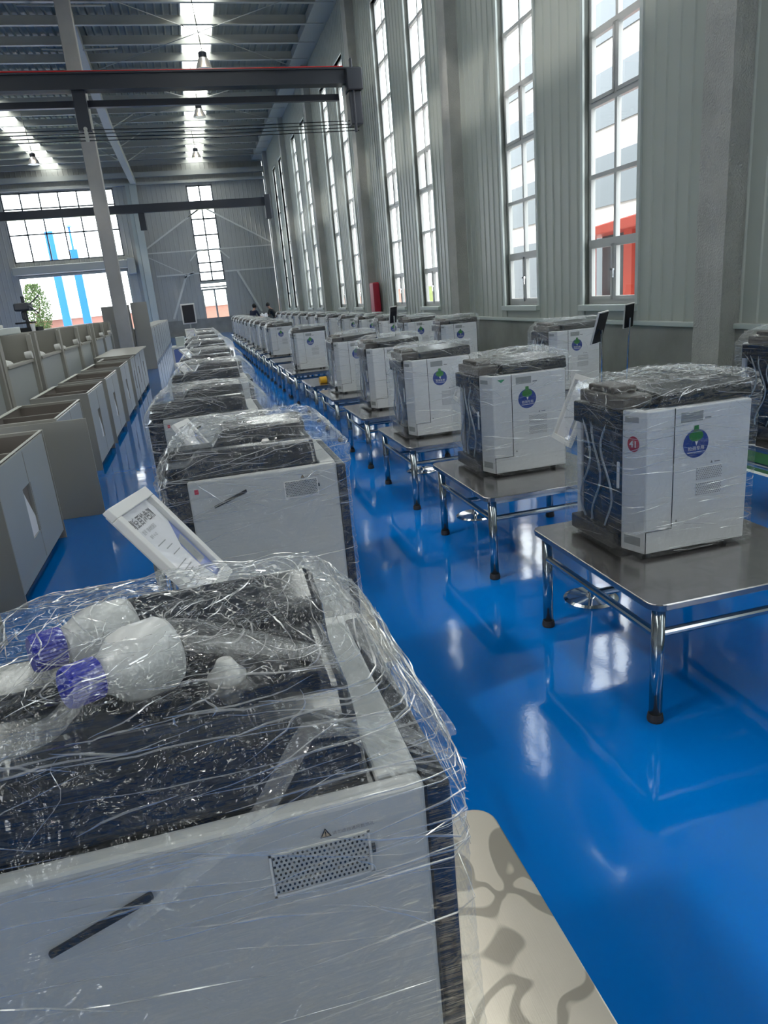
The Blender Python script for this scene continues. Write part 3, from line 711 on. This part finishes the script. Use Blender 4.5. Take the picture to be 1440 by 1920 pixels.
# stretched folds of film on the nearest machine
def fold(parent, pts, w, mat='fold', seed=0, n=40):
    v = []; f = []
    P = [Vector(p) for p in pts]
    def at(t):
        k = min(len(P)-2, int(t*(len(P)-1))); u = t*(len(P)-1)-k; return P[k].lerp(P[k+1], u*u*(3-2*u) if False else u)
    for i in range(n+1):
        t = i/n; p = at(t); q = at(min(1, t+.02)) - at(max(0, t-.02)); q.normalize()
        tw = 1.2*noise.noise(Vector((t*4, seed, 0)))
        s = q.cross(Vector((0, math.sin(tw)-1, math.cos(tw)))).normalized()*w*(.35+.65*math.sin(math.pi*min(1, max(0, t)))**.5)
        nrm = q.cross(s).normalized()
        for j in range(5):
            a = (j-2)/2; v.append(tuple(p+s*a+nrm*.004*noise.noise(Vector((t*14, j*1.3, seed)))))
    for i in range(n):
        for j in range(4): f.append((i*5+j, i*5+j+1, i*5+j+6, i*5+j+5))
    me = bpy.data.meshes.new('film_fold'); me.from_pydata(v, [], f); me.materials.append(M[mat]); me.polygons.foreach_set('use_smooth', [True]*len(f))
    o = bpy.data.objects.new('film_fold', me); C.objects.link(o); o.parent = parent
fold(B0, [(.17, -.016, .56), (.26, -.016, .62), (.33, -.012, .66), (.40, .03, .73), (.50, .05, .70), (.575, .01, .655)], .012, seed=1)
fold(B0, [(-.02, .10, .70), (.05, .06, .76), (.12, .08, .775), (.17, .16, .80)], .014, seed=2)
fold(B0, [(.12, .30, .79), (.25, .22, .785), (.44, .15, .765)], .012, seed=3)
fold(B0, [(.45, .50, .78), (.50, .35, .75), (.55, .18, .69), (.585, .05, .66)], .02, seed=4)
for k in range(7):
    a = -.02+.03*k; fold(B0, [(.10+.012*k, .32, .785), (.28, .20+.012*k, .79), (.46, .10+.02*k, .765-.006*k)], .0025, seed=20+k, n=24)
for k in range(6):
    fold(B0, [(.40+.01*k, .05, .745-.01*k), (.50, .02, .70-.012*k), (.585, .0, .66-.012*k)], .002, seed=40+k, n=20)
# bottle in the top of the nearest machine
def bottle(label, B_, d_, r_=1.0):
    bt = thing('reagent_bottle', label, 'bottle', B_, group='reagent bottles on the nearest machine'); d_ = Vector(d_).normalized()
    MB().lathe([(.03*r_, .03), (.048*r_, .036), (.053*r_, .045), (.053*r_, .09), (.047*r_, .110), (.030, .128), (.024, .140)], (0, 0, 0), d_, 40).build('bottle_body', 'bottle', bt, smooth=True)
    MB().lathe([(.024, .138), (.0285, .140), (.029, .146), (.0285, .178), (.026, .184), (.012, .1845)], (0, 0, 0), d_, 64, rib=.05).build('cap', 'bluecap', bt)
bottle('translucent white bottle with ribbed blue cap lying on top of the nearest machine', (-.078, .985, 1.285), (-.8, -.50, .07))
bottle('second blue-capped bottle, farther back and half hidden under crumpled film on the nearest machine', (-.135, 1.10, 1.285), (-.85, -.40, .05), .85)

usedA, usedB = {}, {}
def putm(proto, loc, rz, label, group):
    st_ = usedA.setdefault(proto.name, []); return place(proto, st_, loc, rz, label, group)
GM, GB, GL = 'film-wrapped machines of the middle row', 'film-wrapped machines of the row along the wall', 'film-wrapped machines of the left row'
tA, tB = [], []
mids = [(1.70, 2.53, A41, 0), (1.70, 4.15, A2, 0), (1.64, 5.68, A3, 0), (1.72, 7.38, A4, 0), (1.68, 9.05, A5, 0), None, (1.66, 12.75, A3, -.03), None, None, (1.63, 16.9, A4, 0), (1.65, 18.7, A5, 0), (1.63, 20.3, A3, 0.02),
        (1.64, 21.9, A4, 0), (1.62, 23.5, A5, 0), (1.64, 25.2, A3, 0), (1.62, 26.8, A4, 0), (1.63, 28.4, A5, 0), (1.62, 30.1, A3, 0), (1.62, 31.8, A4, 0)]
lab = {0: 'white film-wrapped machine with a red 41 sticker on its corner', 1: 'white film-wrapped machine with green triangle mark, directly behind the one numbered 41'}
cnt = 0
for k, q in enumerate(mids):
    ty = 2.14+1.625*k + (.5 if k == 6 else 0)
    if q:
        cnt += 1
        putm(q[2], (q[0], q[1], TZ), q[3], lab.get(k, 'white film-wrapped machine with blue round sticker, %s from the front in the middle row' % NTH[cnt-1]), GM)
        tl = 'steel table carrying the %s machine of the middle row' % NTH[cnt-1]
    else:
        tl = {5: 'steel table without a machine, yellow spool on its near corner', 7: 'bare steel table just behind the sixth machine of the middle row', 8: 'bare steel table just in front of the seventh machine of the middle row'}[k]
    place(tabA, tA, (1.53, ty, 0), 0, tl, 'steel tables of the middle row')
backs = [(3.72, 3.80, A2), None, (3.68, 7.05, A3), None, (3.66, 10.55, A4), (3.64, 12.5, A5), (3.6, 14.2, A3), (3.62, 16.1, A4), (3.6, 18.0, A5), (3.58, 19.7, A3), (3.6, 21.6, A4), (3.6, 23.5, A5), (3.6, 25.3, A3), (3.58, 27.0, A4), (3.6, 28.8, A5), (3.6, 30.6, A3), (3.6, 32.4, A4)]
cnt = 0
for q in backs:
    if not q: continue
    cnt += 1
    putm(q[2], (q[0], q[1], TZ), 0, {1: 'white film-wrapped machine cut off by the right picture edge behind the one numbered 41', 2: 'white film-wrapped machine in the wall row beside the dark-backed sign stand'}.get(cnt, 'white film-wrapped machine, %s from the near end of the row along the windows' % NTH[cnt-1]), GB)
    place(tabA, tA, (q[0]-.14, q[1]-.4, 0), 0, 'steel table under the %s machine of the row along the windows' % NTH[cnt-1], 'steel tables of the row along the windows')
lefts = [(-.345, .70, B0), (-.11, 2.48, B1), (-.25, 4.08, B2), (-.17, 5.95, B1), (-.13, 8.0, B2), (-.10, 10.1, B1), (-.12, 11.95, B2), (-.12, 13.9, B1), (-.12, 15.8, B2)]
labL = {0: 'largest film-wrapped machine in the foreground with a vent grille and dark handle', 1: 'grey-sided film-wrapped machine right behind the tilted framed notice'}
for k, q in enumerate(lefts):
    putm(q[2], (q[0], q[1], TZ), 0, labL.get(k, 'grey-sided film-wrapped machine, %s from the camera in the left row' % NTH[k]), GL)
    ty = .34 if k == 0 else (2.15 if k == 1 else q[1]-.25)
    place(tabB, tB, (-.42, ty, 0), 0, 'steel table under the %s machine of the left row' % NTH[k], 'steel tables of the left row')
for o in (A2, A5): pass
sh = MB().hexa([(.26, 2.155, 0), (.44, 2.155, 0), (.435, 2.30, 0), (.37, 2.43, 0), (.24, 2.43, 0)], [(.26, 2.155, .002), (.44, 2.155, .002), (.435, 2.30, .002), (.37, 2.43, .002), (.24, 2.43, .002)]).build('paper_sheet', 'kraft', loc=(0, 0, TZ+.001))
tag(sh, 'pale sheet lying on the steel table in front of the second left-row machine', 'paper')
ys = thing('spool', 'yellow spool with dark rim lying on the bare steel table', 'spool', (1.66, 10.45, TZ+.05))
MB().lathe([(.05, 0), (.05, .10)], (0, 0, 0), (1, .1, 0), 24).build('winding', 'yellow', ys)
MB().lathe([(.055, .10), (.055, .13), (.03, .16)], (0, 0, 0), (1, .1, 0), 24).build('rim', 'cloth_dark', ys)

# ------------------------------------------------------------------ framed notices on stands
def sign(A, B, Cc, label, foot=None, dark=False, plain=False, detail=False):
    A, B, Cc = Vector(A), Vector(B), Vector(Cc)
    cen = (A+Cc)/2; wv = B-A; hv = Cc-B; w = wv.length; h = hv.length
    ux = wv.normalized(); n = ux.cross(-hv).normalized(); uy = n.cross(ux).normalized()
    fx, fy = foot if foot else (cen.x, cen.y)
    r = thing('sign_stand', label, 'sign', (fx, fy, 0), group='framed notices on stands')
    mt = Matrix(((ux.x, uy.x, n.x, cen.x-fx), (ux.y, uy.y, n.y, cen.y-fy), (ux.z, uy.z, n.z, cen.z), (0, 0, 0, 1)))
    b = .028; fm = MB()
    for x0, x1, y0, y1 in ((-w/2, w/2, h/2-b, h/2), (-w/2, w/2, -h/2, -h/2+b), (-w/2, -w/2+b, -h/2+b, h/2-b), (w/2-b, w/2, -h/2+b, h/2-b)):
        fm.box(x0, x1, y0, y1, -.006, .012)
    o = fm.build('frame', 'whiteT', r, bevel=.002); o.matrix_local = mt
    o = MB().box(-w/2+.01, w/2-.01, -h/2+.01, h/2-.01, -.011, -.0065).build('backing', 'screen' if dark else 'whiteT', r); o.matrix_local = mt
    pg = MB().box(-w/2+b, w/2-b, -h/2+b, h/2-b, -.006, -.002).build('notice', 'paper', r); pg.matrix_local = mt
    W_, H_ = w-2*b, h-2*b
    def S_(s, t): return (-W_/2+s*W_, H_/2-t*H_)
    def poly(nm, pts, mat, z):
        q = MB().quad(*[(*S_(*p), z) for p in reversed(pts)]).build(nm, mat, pg)
    if not plain:
        poly('printed_panel', [(1, .28), (.7, .55), (.69, .83), (.8, 1), (1, 1)], 'printblue', -.0016)
        poly('printed_picture', [(.74, .5), (.95, .46), (.95, .80), (.72, .80)], 'grey', -.0012)
        if detail:
            text_mesh('title', '清空百检色测', .029, 'greyd', pg, Matrix.Translation((*S_(.46, .13), -.0012)), .0006)
            text_mesh('subtitle', '型号  自动检测仪', .013, 'grey', pg, Matrix.Translation((*S_(.40, .24), -.0012)))
            text_mesh('body_text', '编号 41-02', .011, 'grey', pg, Matrix.Translation((*S_(.36, .31), -.0012)))
            for i, (t, s0, s1) in enumerate(((.40, .22, .5), (.47, .34, .56), (.55, .36, .62), (.66, .08, .52), (.72, .12, .55), (.76, .10, .5), (.82, .15, .6), (.88, .15, .45))):
                poly('text_line', [(s0, t), (s1, t), (s1, t+.010), (s0, t+.010)], 'grey', -.0012)
    o = MB().quad((-w/2+b, -h/2+b, .001), (w/2-b, -h/2+b, .001), (w/2-b, h/2-b, .001), (-w/2+b, h/2-b, .001)).build('cover', 'acrylic', r); o.matrix_local = mt
    z1 = cen.z-.012
    MB().tube((0, 0, .02), (cen.x-fx-n.x*.02, cen.y-fy-n.y*.02, z1-.01), .012, 16).build('pole', 'chrome', r)
    MB().tube((0, 0, .55), (0, 0, .60), .017, 16).build('clamp', 'rubber', r) if foot is None else None
    MB().lathe([(.15, 0), (.15, .008), (.13, .016), (.03, .022), (.02, .04)], (0, 0, 0), n=48).build('base', 'chrome', r, smooth=False)
    return r
sign((-.248, 1.5, 1.359), (-.193, 1.78, 1.333), (-.007, 1.78, 1.092), 'tilted white framed notice with blue print between the two nearest left-row machines', detail=True)
sign((-.178, 3.4, 1.239), (-.117, 3.64, 1.226), (.0, 3.64, 1.06), 'tilted white framed notice in front of the third left-row machine', foot=(-.09, 3.5))
sign((-.24, 7.2, 1.26), (-.17, 7.46, 1.25), (-.04, 7.46, 1.10), 'tilted white framed notice in front of the fifth left-row machine')
sign((-.24, 9.3, 1.28), (-.15, 9.58, 1.27), (-.0, 9.58, 1.12), 'tilted white framed notice in front of the sixth left-row machine')
sign((-.22, 14.9, 1.38), (-.02, 14.98, 1.38), (.05, 14.95, 1.08), 'white notice leaning steeply over the far left-row machines')
sign((1.96, 3.50, 1.235), (1.91, 3.22, 1.235), (1.77, 3.22, .90), 'white framed notice leaning beside the machine numbered 41', foot=(1.92, 3.28))
sign((1.96, 5.12, 1.20), (1.91, 4.88, 1.20), (1.78, 4.88, .92), 'sign stand whose round chrome base shows under the second middle-row table', foot=(1.91, 5.0))
sign((1.96, 6.74, 1.20), (1.91, 6.5, 1.20), (1.78, 6.5, .92), 'sign stand whose round chrome base shows under the third middle-row table', foot=(1.98, 6.62))
sign((4.10, 6.62, 1.37), (3.93, 6.52, 1.36), (3.80, 6.55, 1.06), 'sign stand seen from its dark back beside the second wall-row machine', foot=(4.0, 6.6), dark=True)
sign((5.27, 7.98, 1.36), (5.12, 7.96, 1.345), (5.13, 8.02, 1.05), 'small dark-backed sign stand standing alone before the concrete plinth', foot=(5.21, 8.06), dark=True)
sign((2.42, 6.9, 1.22), (2.18, 6.82, 1.22), (2.18, 6.74, 1.06), 'dark framed board between the third and fourth middle-row machines', foot=(2.3, 6.86), dark=True)
sign((3.78, 13.3, 1.47), (3.62, 13.25, 1.46), (3.5, 13.3, 1.17), 'dark slanted board standing in the wall row below the windows', foot=(3.64, 13.2), dark=True)

# ------------------------------------------------------------------ grey cabinets on the left
XF, XB, CH = -1.32, -1.95, .92
def low_cabinet(y0, y1, label, xf=XF):
    w = y1-y0; r = thing('base_cabinet', label, 'cabinet', (xf, y0, 0), group='open-topped grey base cabinets')
    D = xf-XB
    MB().box(-D, 0, 0, .018, .0, CH).box(-D, 0, w-.018, w, .0, CH).box(-D, -D+.016, .018, w-.018, .05, CH).box(-D, 0, w*.5-.008, w*.5+.008, .10, CH-.03).box(-D+.02, -.02, .02, w-.02, .10, .115).build('carcass', ['cab'], r)
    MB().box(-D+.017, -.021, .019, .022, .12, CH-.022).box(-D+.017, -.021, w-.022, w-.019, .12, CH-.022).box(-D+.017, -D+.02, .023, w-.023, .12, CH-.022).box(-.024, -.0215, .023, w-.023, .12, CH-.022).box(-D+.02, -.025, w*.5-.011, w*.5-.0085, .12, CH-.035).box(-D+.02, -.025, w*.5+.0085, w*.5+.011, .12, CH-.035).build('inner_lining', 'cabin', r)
    MB().box(-.022, .0, 0, w, CH, CH+.004).box(-D, -D+.05, 0, w, CH, CH+.004).box(-D, 0, 0, .016, CH+.0005, CH+.0045).box(-D, 0, w-.016, w, CH+.0005, CH+.0045).build('rim', 'cabedge', r)
    a, b, z0, z1 = w*.36, w*.52, .30, .66
    d = MB().box(-.02, -.002, .02, a, .08, CH-.02).box(-.02, -.002, b, w-.05, .08, CH-.02).box(-.02, -.002, a, b, .08, z0).box(-.02, -.002, a, b, z1, CH-.02)
    d.build('door', 'cab2', r)
    MB().quad((-.012, a+.002, z0+.002), (-.012, b-.002, z0+.002), (-.012, b-.002, z0+.07), (-.012, a+.03, z1-.02), (-.012, a+.002, z1-.03)).build('paper_liner', 'paper', r)
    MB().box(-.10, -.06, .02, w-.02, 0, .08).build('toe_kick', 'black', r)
    return r
cabs = [(2.5, 4.14), (4.66, 6.21), (6.83, 8.29), (8.88, 10.37), (10.72, 12.28), (12.86, 14.45), (15.0, 15.98)]
lc = ['grey cabinet just cut off at the left picture edge', 'nearest whole open-topped grey cabinet with paper showing through its slot', 'open-topped grey cabinet behind the loose side panel', 'open-topped grey cabinet, fourth from the near end of the low row',
      'open-topped grey cabinet, fifth from the near end of the low row', 'open-topped grey cabinet, sixth from the near end of the low row', 'narrow open-topped grey cabinet next to the one with a closed top']
for (a, b), l in zip(cabs, lc): low_cabinet(a, b, l)
o = MB().box(-1.95, -1.07, 6.79, 6.81, 0, .9).build('cabinet_panel', 'cab', bevel=.003); tag(o, 'loose grey side panel standing out into the aisle', 'panel')
for k, (a, b) in enumerate(((16.05, 17.5), (17.55, 19.1))):
    r = low_cabinet(a, b, ['closed-top grey cabinet at the near end of the counter', 'closed-top grey cabinet at the far end of the counter'][k])
ct = MB().box(-2.12, -1.28, 16.03, 19.6, CH+.0055, CH+.03).build('countertop', 'cab', bevel=.003); tag(ct, 'grey-brown worktop lying on the two far low cabinets', 'countertop')
# tall units behind
XT = -2.35
def tall(y0, y1, sep, label, foam=True):
    w = y1-y0; r = thing('tall_cabinet', label, 'cabinet', (XT, y0, 0), group='tall grey cabinets with recessed tops')
    MB().box(-.75, 0, -sep/2, 0, 0, 1.6145).box(-.75, 0, w, w+sep/2, 0, 1.6145).box(-.75, -.73, 0, w, 0, 1.6).box(-.7, -.05, 0, w, 1.0, 1.02).box(-.75, -.42, 0, w, 1.585, 1.615).build('carcass', 'cab', r)
    MB().box(-.04, -.01, .0, w, .06, 1.22).build('front_panel', 'cab2', r)
    MB().box(-.06, .02, 0, w, 1.22, 1.26).build('front_rail', 'cab', r, bevel=.004)
    MB().box(-.02, .045, w-.07, w, .0, 1.6).build('post', 'cab', r, bevel=.006)
    MB().lathe([(.02, -.06), (.055, -.06), (.055, .03), (.02, .03)], (.0, w-.13, 1.32), (1, 0, .1), 20).build('roller', 'whiteT', r)
    if foam:
        MB().hexa([(-.5, .02, 1.02), (-.05, .02, 1.02), (-.05, w*.62, 1.02), (-.5, w*.5, 1.02)], [(-.4, .06, 1.42), (-.12, .03, 1.38), (-.1, w*.5, 1.29), (-.38, w*.38, 1.32)]).build('foam_block', 'foam', r, bevel=.03)
for y0, y1, sep, l, f in ((6.2, 7.7, .3, 'tall grey cabinet nearest the left picture edge', False), (8.1, 9.55, .3, 'second nearest tall grey cabinet beside the picture edge', True), (9.95, 11.5, .3, 'tall grey cabinet with the biggest white foam wedge', True), (12.1, 13.85, .25, 'tall grey cabinet with a small white foam wedge, left of the post with two units', True),
                       (14.2, 15.95, .2, 'tall grey cabinet, third from the near end with a visible roller', True), (16.35, 17.85, .3, 'tall grey cabinet, fourth from the near end with a visible roller', True),
                       (18.8, 20.3, .3, 'narrow-looking tall grey cabinet before the last one', False), (20.7, 22.2, .3, 'last tall grey cabinet before the concrete column', False)):
    tall(y0, y1, sep, l, f)
o = MB().box(-2.75, -1.9, 24.6, 24.66, 0, 2.05).box(-1.85, -1.35, 24.5, 24.56, 0, 2.1).build('partition_board', 'cab', bevel=.004); tag(o, 'plain beige boards standing behind the concrete column', 'board')
kk = 0
for y0 in (24.9, 27, 29.1, 31.2, 33.3, 35.4, 37.5, 39.6, 41.7, 43.8):
    kk += 1
    r = thing('base_cabinet', 'grey cabinet beyond the concrete column, %s in line towards the far wall' % NTH[kk-1], 'cabinet', (-1.5, y0, 0), group='grey cabinets beyond the column')
    MB().box(-.65, 0, 0, 1.9, 0, 1.28).build('carcass', 'cab', r, bevel=.01)
    MB().box(.001, .02, .05, .92, .08, 1.22).build('door', 'cab2', r); MB().box(.001, .02, .98, 1.85, .08, 1.22).build('door', 'cab2', r)
# tools on the tall cabinets
dp = thing('drill_press', 'dark workshop machine with upright column on top of the tall cabinets', 'machine', (-2.95, 14.6, 1.615))
MB().box(-.22, .22, -.25, .25, 0, .07).build('base', 'cloth_dark', dp, bevel=.01)
MB().tube((0, .1, .07), (0, .1, .62), .03).build('column', 'crane', dp)
MB().box(-.12, .14, -.22, .16, .36, .50).tube((0, -.1, .2), (0, -.1, .36), .035).build('head', 'crane', dp, bevel=.03)
MB().tube((.12, -.2, .45), (.3, -.3, .30), .012).tube((.12, -.1, .45), (.28, .12, .62), .012).build('handle', 'crane', dp)
MB().box(-.15, .15, -.2, .1, .14, .17).build('work_table', 'cloth_dark', dp)
mc = thing('tool_box', 'flat green-grey instrument box on the tall cabinets by the picture edge', 'box', (-2.95, 12.2, 1.615))
MB().box(-.25, .25, -.8, .6, 0, .10).build('body', 'sill', mc, bevel=.01); MB().box(-.1, .1, -.3, .2, .101, .15).build('lid', 'foam', mc, bevel=.01)
mt_ = thing('electric_motor', 'small black motor at the left end of the tall cabinets', 'motor', (-2.9, 10.9, 1.615))
MB().lathe([(.06, -.1), (.07, -.08), (.07, .1), (.05, .12)], (0, 0, .075), (0, 1, 0), 20).build('housing', 'black', mt_); MB().box(-.07, .07, -.09, .09, 0, .02).build('base', 'black', mt_)
pc = thing('paper_cup', 'small white cup beside the dark workshop machine', 'cup', (-2.75, 14.05, 1.616)); MB().lathe([(.03, 0), (.042, .13), (.039, .13), (.028, .01)], (0, 0, 0), n=20).build('cup_body', 'paper', pc)

# ------------------------------------------------------------------ workbench and things at the end of the left row
wb = thing('workbench', 'white-framed workbench with dark blue front at the end of the left row', 'workbench', (-.62, 18.3, 0))
MB().box(0, 1.05, 0, 1.0, .86, .90).build('worktop', 'whiteT', wb, bevel=.006)
for x in (.0, 1.0):
    for y_ in (0, .95): MB().box(x, x+.05, y_, y_+.05, 0, .86).build('leg', 'whiteT', wb)
MB().box(.05, 1.0, .01, .03, .3, .84).build('front_panel', 'printblue', wb)
for i, (x, y_, z, w_, d_, h_, mm, l) in enumerate(((-.5, 18.5, .90, .22, .3, .22, 'sill', 'pale green carton at the left end of the workbench'), (-.22, 18.45, .90, .5, .35, .07, 'foam', 'flat white carton on the middle of the workbench'), (-.18, 18.5, .972, .42, .3, .05, 'kraft', 'beige carton lying on the flat white carton'),
                                     (-.3, 18.95, .90, .55, .3, .16, 'sill', 'long pale box at the back of the workbench'))):
    b = MB().box(x, x+w_, y_, y_+d_, z, z+h_).build('carton', mm, bevel=.01); tag(b, l, 'box', 'cartons on the workbench')
mn = thing('display_board', 'dark board in a white frame standing behind the workbench', 'board', (-.1, 21.0, 0), .1)
MB().box(-.19, .19, -.02, .02, 1.36, 1.90).build('frame', 'whiteT', mn, bevel=.008); MB().box(-.155, .155, -.03, -.021, 1.395, 1.865).build('panel', 'screen', mn)
MB().tube((0, .03, .02), (0, .03, 1.4), .02).build('post', 'steel_grey', mn); MB().lathe([(.22, 0), (.22, .02), (.03, .03)], (0, .03, 0), n=24).build('base', 'steel_grey', mn)
fc = thing('fire_cabinet', 'dark red fire cabinet fixed to the window wall', 'cabinet', (5.72, 23.05, 1.08)); MB().box(0, .22, 0, .55, 0, .98).build('body', 'red', fc, bevel=.06, seg=4); MB().box(.02, .22, -.01, .56, -.02, 0).build('base_shelf', 'steel_grey', fc)

# ------------------------------------------------------------------ people at the far end of the rows
def person(name_label, loc, rz, lean, shirt, hold=None):
    p = thing('person', name_label, 'person', loc, rz)
    L = lean
    V = {'pel': (0, 0, .95), 'bel': (0, .05*L, 1.10), 'che': (0, .20*L, 1.30), 'nk': (0, .30*L, 1.47), 'hd': (0, .36*L, 1.56), 'ht': (0, .40*L, 1.66)}
    for s, c in ((1, 'r'), (-1, 'l')):
        V.update({c+'hip': (.10*s, 0, .92), c+'kn': (.11*s, .03, .50), c+'an': (.11*s, 0, .09), c+'to': (.12*s, .17, .04), c+'sh': (.19*s, .24*L, 1.42),
                  c+'el': (.25*s, .22*L+.12, 1.15), c+'wr': (.14*s, .24*L+.36, 1.10), c+'ha': (.10*s, .24*L+.44, 1.11)})
    R = {'pel': .13, 'bel': .12, 'che': .14, 'nk': .055, 'hd': .085, 'ht': .075, 'hip': .09, 'kn': .06, 'an': .04, 'to': .035, 'sh': .06, 'el': .042, 'wr': .028, 'ha': .035}
    E_ = [('pel', 'bel'), ('bel', 'che'), ('che', 'nk'), ('nk', 'hd'), ('hd', 'ht')]
    for c in 'rl': E_ += [('pel', c+'hip'), (c+'hip', c+'kn'), (c+'kn', c+'an'), (c+'an', c+'to'), ('che', c+'sh'), (c+'sh', c+'el'), (c+'el', c+'wr'), (c+'wr', c+'ha')]
    keys = list(V); 
    def skin(nm, sel, grow, mat):
        ks = [k for k in keys if sel(k)]; me = bpy.data.meshes.new(nm); me.from_pydata([V[k] for k in ks], [(ks.index(a), ks.index(b)) for a, b in E_ if a in ks and b in ks], [])
        o = bpy.data.objects.new(nm, me); C.objects.link(o); o.parent = p
        md = o.modifiers.new('skin', 'SKIN'); md.use_smooth_shade = True
        for i, k in enumerate(ks):
            q = R.get(k, R.get(k[1:], .05))*grow; o.data.skin_vertices[0].data[i].radius = (q, q*.85)
        o.data.skin_vertices[0].data[0].use_root = True
        o.modifiers.new('sub', 'SUBSURF').levels = 1; o.modifiers['sub'].render_levels = 2; me.materials.append(M[mat]); return o
    skin('body', lambda k: True, 1.0, 'skin')
    skin('shirt', lambda k: k in ('pel', 'bel', 'che', 'rsh', 'lsh', 'rel', 'lel'), 1.14, shirt)
    skin('trousers', lambda k: k in ('pel', 'rhip', 'lhip', 'rkn', 'lkn', 'ran', 'lan'), 1.16, 'cloth_dark')
    h = Vector(V['hd']).lerp(Vector(V['ht']), .6)
    hb = MB().lathe([(.02, .125), (.06, .11), (.092, .06), (.098, .0), (.085, -.05), (.06, -.07)], (h.x, h.y-.015, h.z), (0, -.35, 1), 20); hb.build('hair', 'hair', p, smooth=True)
    fc_ = MB(); 
    for s in (1, -1): fc_.lathe([(.002, -.004), (.012, 0), (.002, .004)], (.032*s, h.y+.08, h.z-.03), (0, 1, 0), 10)
    fc_.build('eyes', 'hair', p)
    MB().lathe([(.014, -.01), (.012, .012), (.004, .026)], (0, h.y+.085, h.z-.065), (0, 1, -.2), 10).build('nose', 'skin', p, smooth=True)
    for s in (1, -1):
        hx, hy, hz = V['rha' if s > 0 else 'lha']
        fg = MB()
        for k in range(4):
            x = hx-s*.03*0+(k-1.5)*.019; fg.path([(x, hy+.02, hz), (x, hy+.075-.006*abs(k-1.5), hz-.005), (x, hy+.10-.008*abs(k-1.5), hz-.03)], .009, 6)
        fg.path([(hx-s*.03, hy-.01, hz), (hx-s*.055, hy+.03, hz+.01)], .010, 6); fg.build('fingers', 'skin', p)
    return p
pp = person('person in navy shirt leaning forward with a white sheet in both hands', (2.62, 34.3, 0), -.9, .7, 'cloth_navy')
s_ = thing('white_sheet', 'crumpled white sheet held by the person in navy', 'sheet', (3.24, 34.75, 1.10)); 
sm_ = MB()
for i in range(8):
    for j in range(8):
        g = lambda a, b: ((a-4)*.042, (b-4)*.035, .08*noise.noise(Vector((a*.7, b*.7, 1)))+.02*b)
        sm_.quad(g(i, j), g(i+1, j), g(i+1, j+1), g(i, j+1))
sm_.build('cloth', 'cloth_white', s_, smooth=True)
person('person in dark clothes bending behind the wall-row machines', (3.95, 36.0, 0), 1.2, 1.0, 'cloth_dark')

# ------------------------------------------------------------------ outside
g = MB().box(-60, 60, 52.2, 140, -.25, -.05).box(6.2, 60, -30, 52.2, -.25, -.05).box(-14.2, 6.2, -60, -8.2, -.25, -.05).build('ground', 'yard'); tag(g, kind='structure')
bwl = thing('brick_wall', 'low red brick boundary wall with pale coping outside the far doors', 'wall', (0, 62, 0))
MB().box(-40, 20, 0, .3, -.05, 1.85).build('masonry', 'brick', bwl); MB().box(-40, 20, -.08, .38, 1.85, 2.0).build('coping', 'bldg', bwl)
gr = MB().box(-60, 60, 66, 100, -.05, 1.9).build('field', 'grass'); tag(gr, 'pale green field beyond the boundary wall', 'field')
for i, (x, h, l) in enumerate(((-8.95, 7.9, 'taller left blue post outside the big door'), (-7.55, 6.6, 'right blue post with thin mast outside the big door'))):
    p = thing('blue_post', l, 'post', (x, 58, -.05), group='blue posts outside')
    MB().box(-.27, .27, -.2, .2, 0, h).build('shaft', 'skyblue', p)
    if i: MB().tube((0, 0, h), (0, 0, h+1.5), .08).lathe([(.3, h+1.5), (.1, h+1.65)], (0, 0, 0), n=12).build('mast', 'skyblue', p)
tr_ = thing('tree', 'leafy tree seen through the lower left opening', 'tree', (-11.3, 60.5, -.05))
MB().tube((0, 0, 0), (0, 0, 2.6), .09, 10).tube((0, 0, 2), (.3, 0, 3.4), .05, 8).tube((0, 0, 2), (-.4, .1, 3.2), .05, 8).build('trunk', 'bark', tr_)
lf = MB(); rnd = random.Random(3)
for i in range(2600):
    a = rnd.uniform(0, 6.28); z = rnd.uniform(.9, 4.6); rr = 1.05*math.sin(math.pi*min(1, (z-.4)/4.6))**.7*rnd.random()**.5
    x, y_ = rr*math.cos(a), rr*math.sin(a); s = rnd.uniform(.05, .12); d1 = Vector((rnd.uniform(-1, 1), rnd.uniform(-1, 1), rnd.uniform(-1, 1))).normalized()*s; d2 = d1.orthogonal().normalized()*s*.6
    p = Vector((x, y_, z)); lf.quad(p-d1, p+d2, p+d1, p-d2)
lf.build('foliage', 'leaf', tr_)
nb = thing('building', 'pale building with grey window bands across the yard on the right', 'building', (17, -10, 0))
MB().box(0, 6, 0, 60, 0, 12.5).build('walls', 'bldg', nb)
for k, (z0, z1) in enumerate(((.8, 3.4), (4.3, 6.2), (7.2, 9.2), (10.2, 11.6))):
    for j in range(7):
        MB().box(-.08, -.01, 1+j*8.4, 1+j*8.4+6.3, z0, z1).build('window_band', 'bldg_band', nb)
ks = thing('kiosk', 'red kiosk with sloping roof seen through the nearest window', 'kiosk', (9.6, 13.8, 0))
MB().hexa([(-.3, -1.4, 2.65), (2.2, -1.4, 2.65), (2.2, 3.0, 2.55), (-.3, 3.0, 2.55)], [(-.3, -1.4, 2.95), (2.2, -1.4, 2.95), (2.2, 3.0, 2.72), (-.3, 3.0, 2.72)]).build('roof', 'kiosk', ks, bevel=.03)
for x in (0, 1.9):
    for y_ in (-1.0, .9, 2.6): MB().box(x, x+.14, y_, y_+.32, -.05, 2.6).build('post', 'kiosk', ks)
MB().box(.3, 1.6, -.9, 2.6, -.05, 2.6).build('cabin', 'bldg_band', ks); MB().box(0, .12, -1, 2.9, -.05, 1.15).build('counter', 'kiosk', ks)
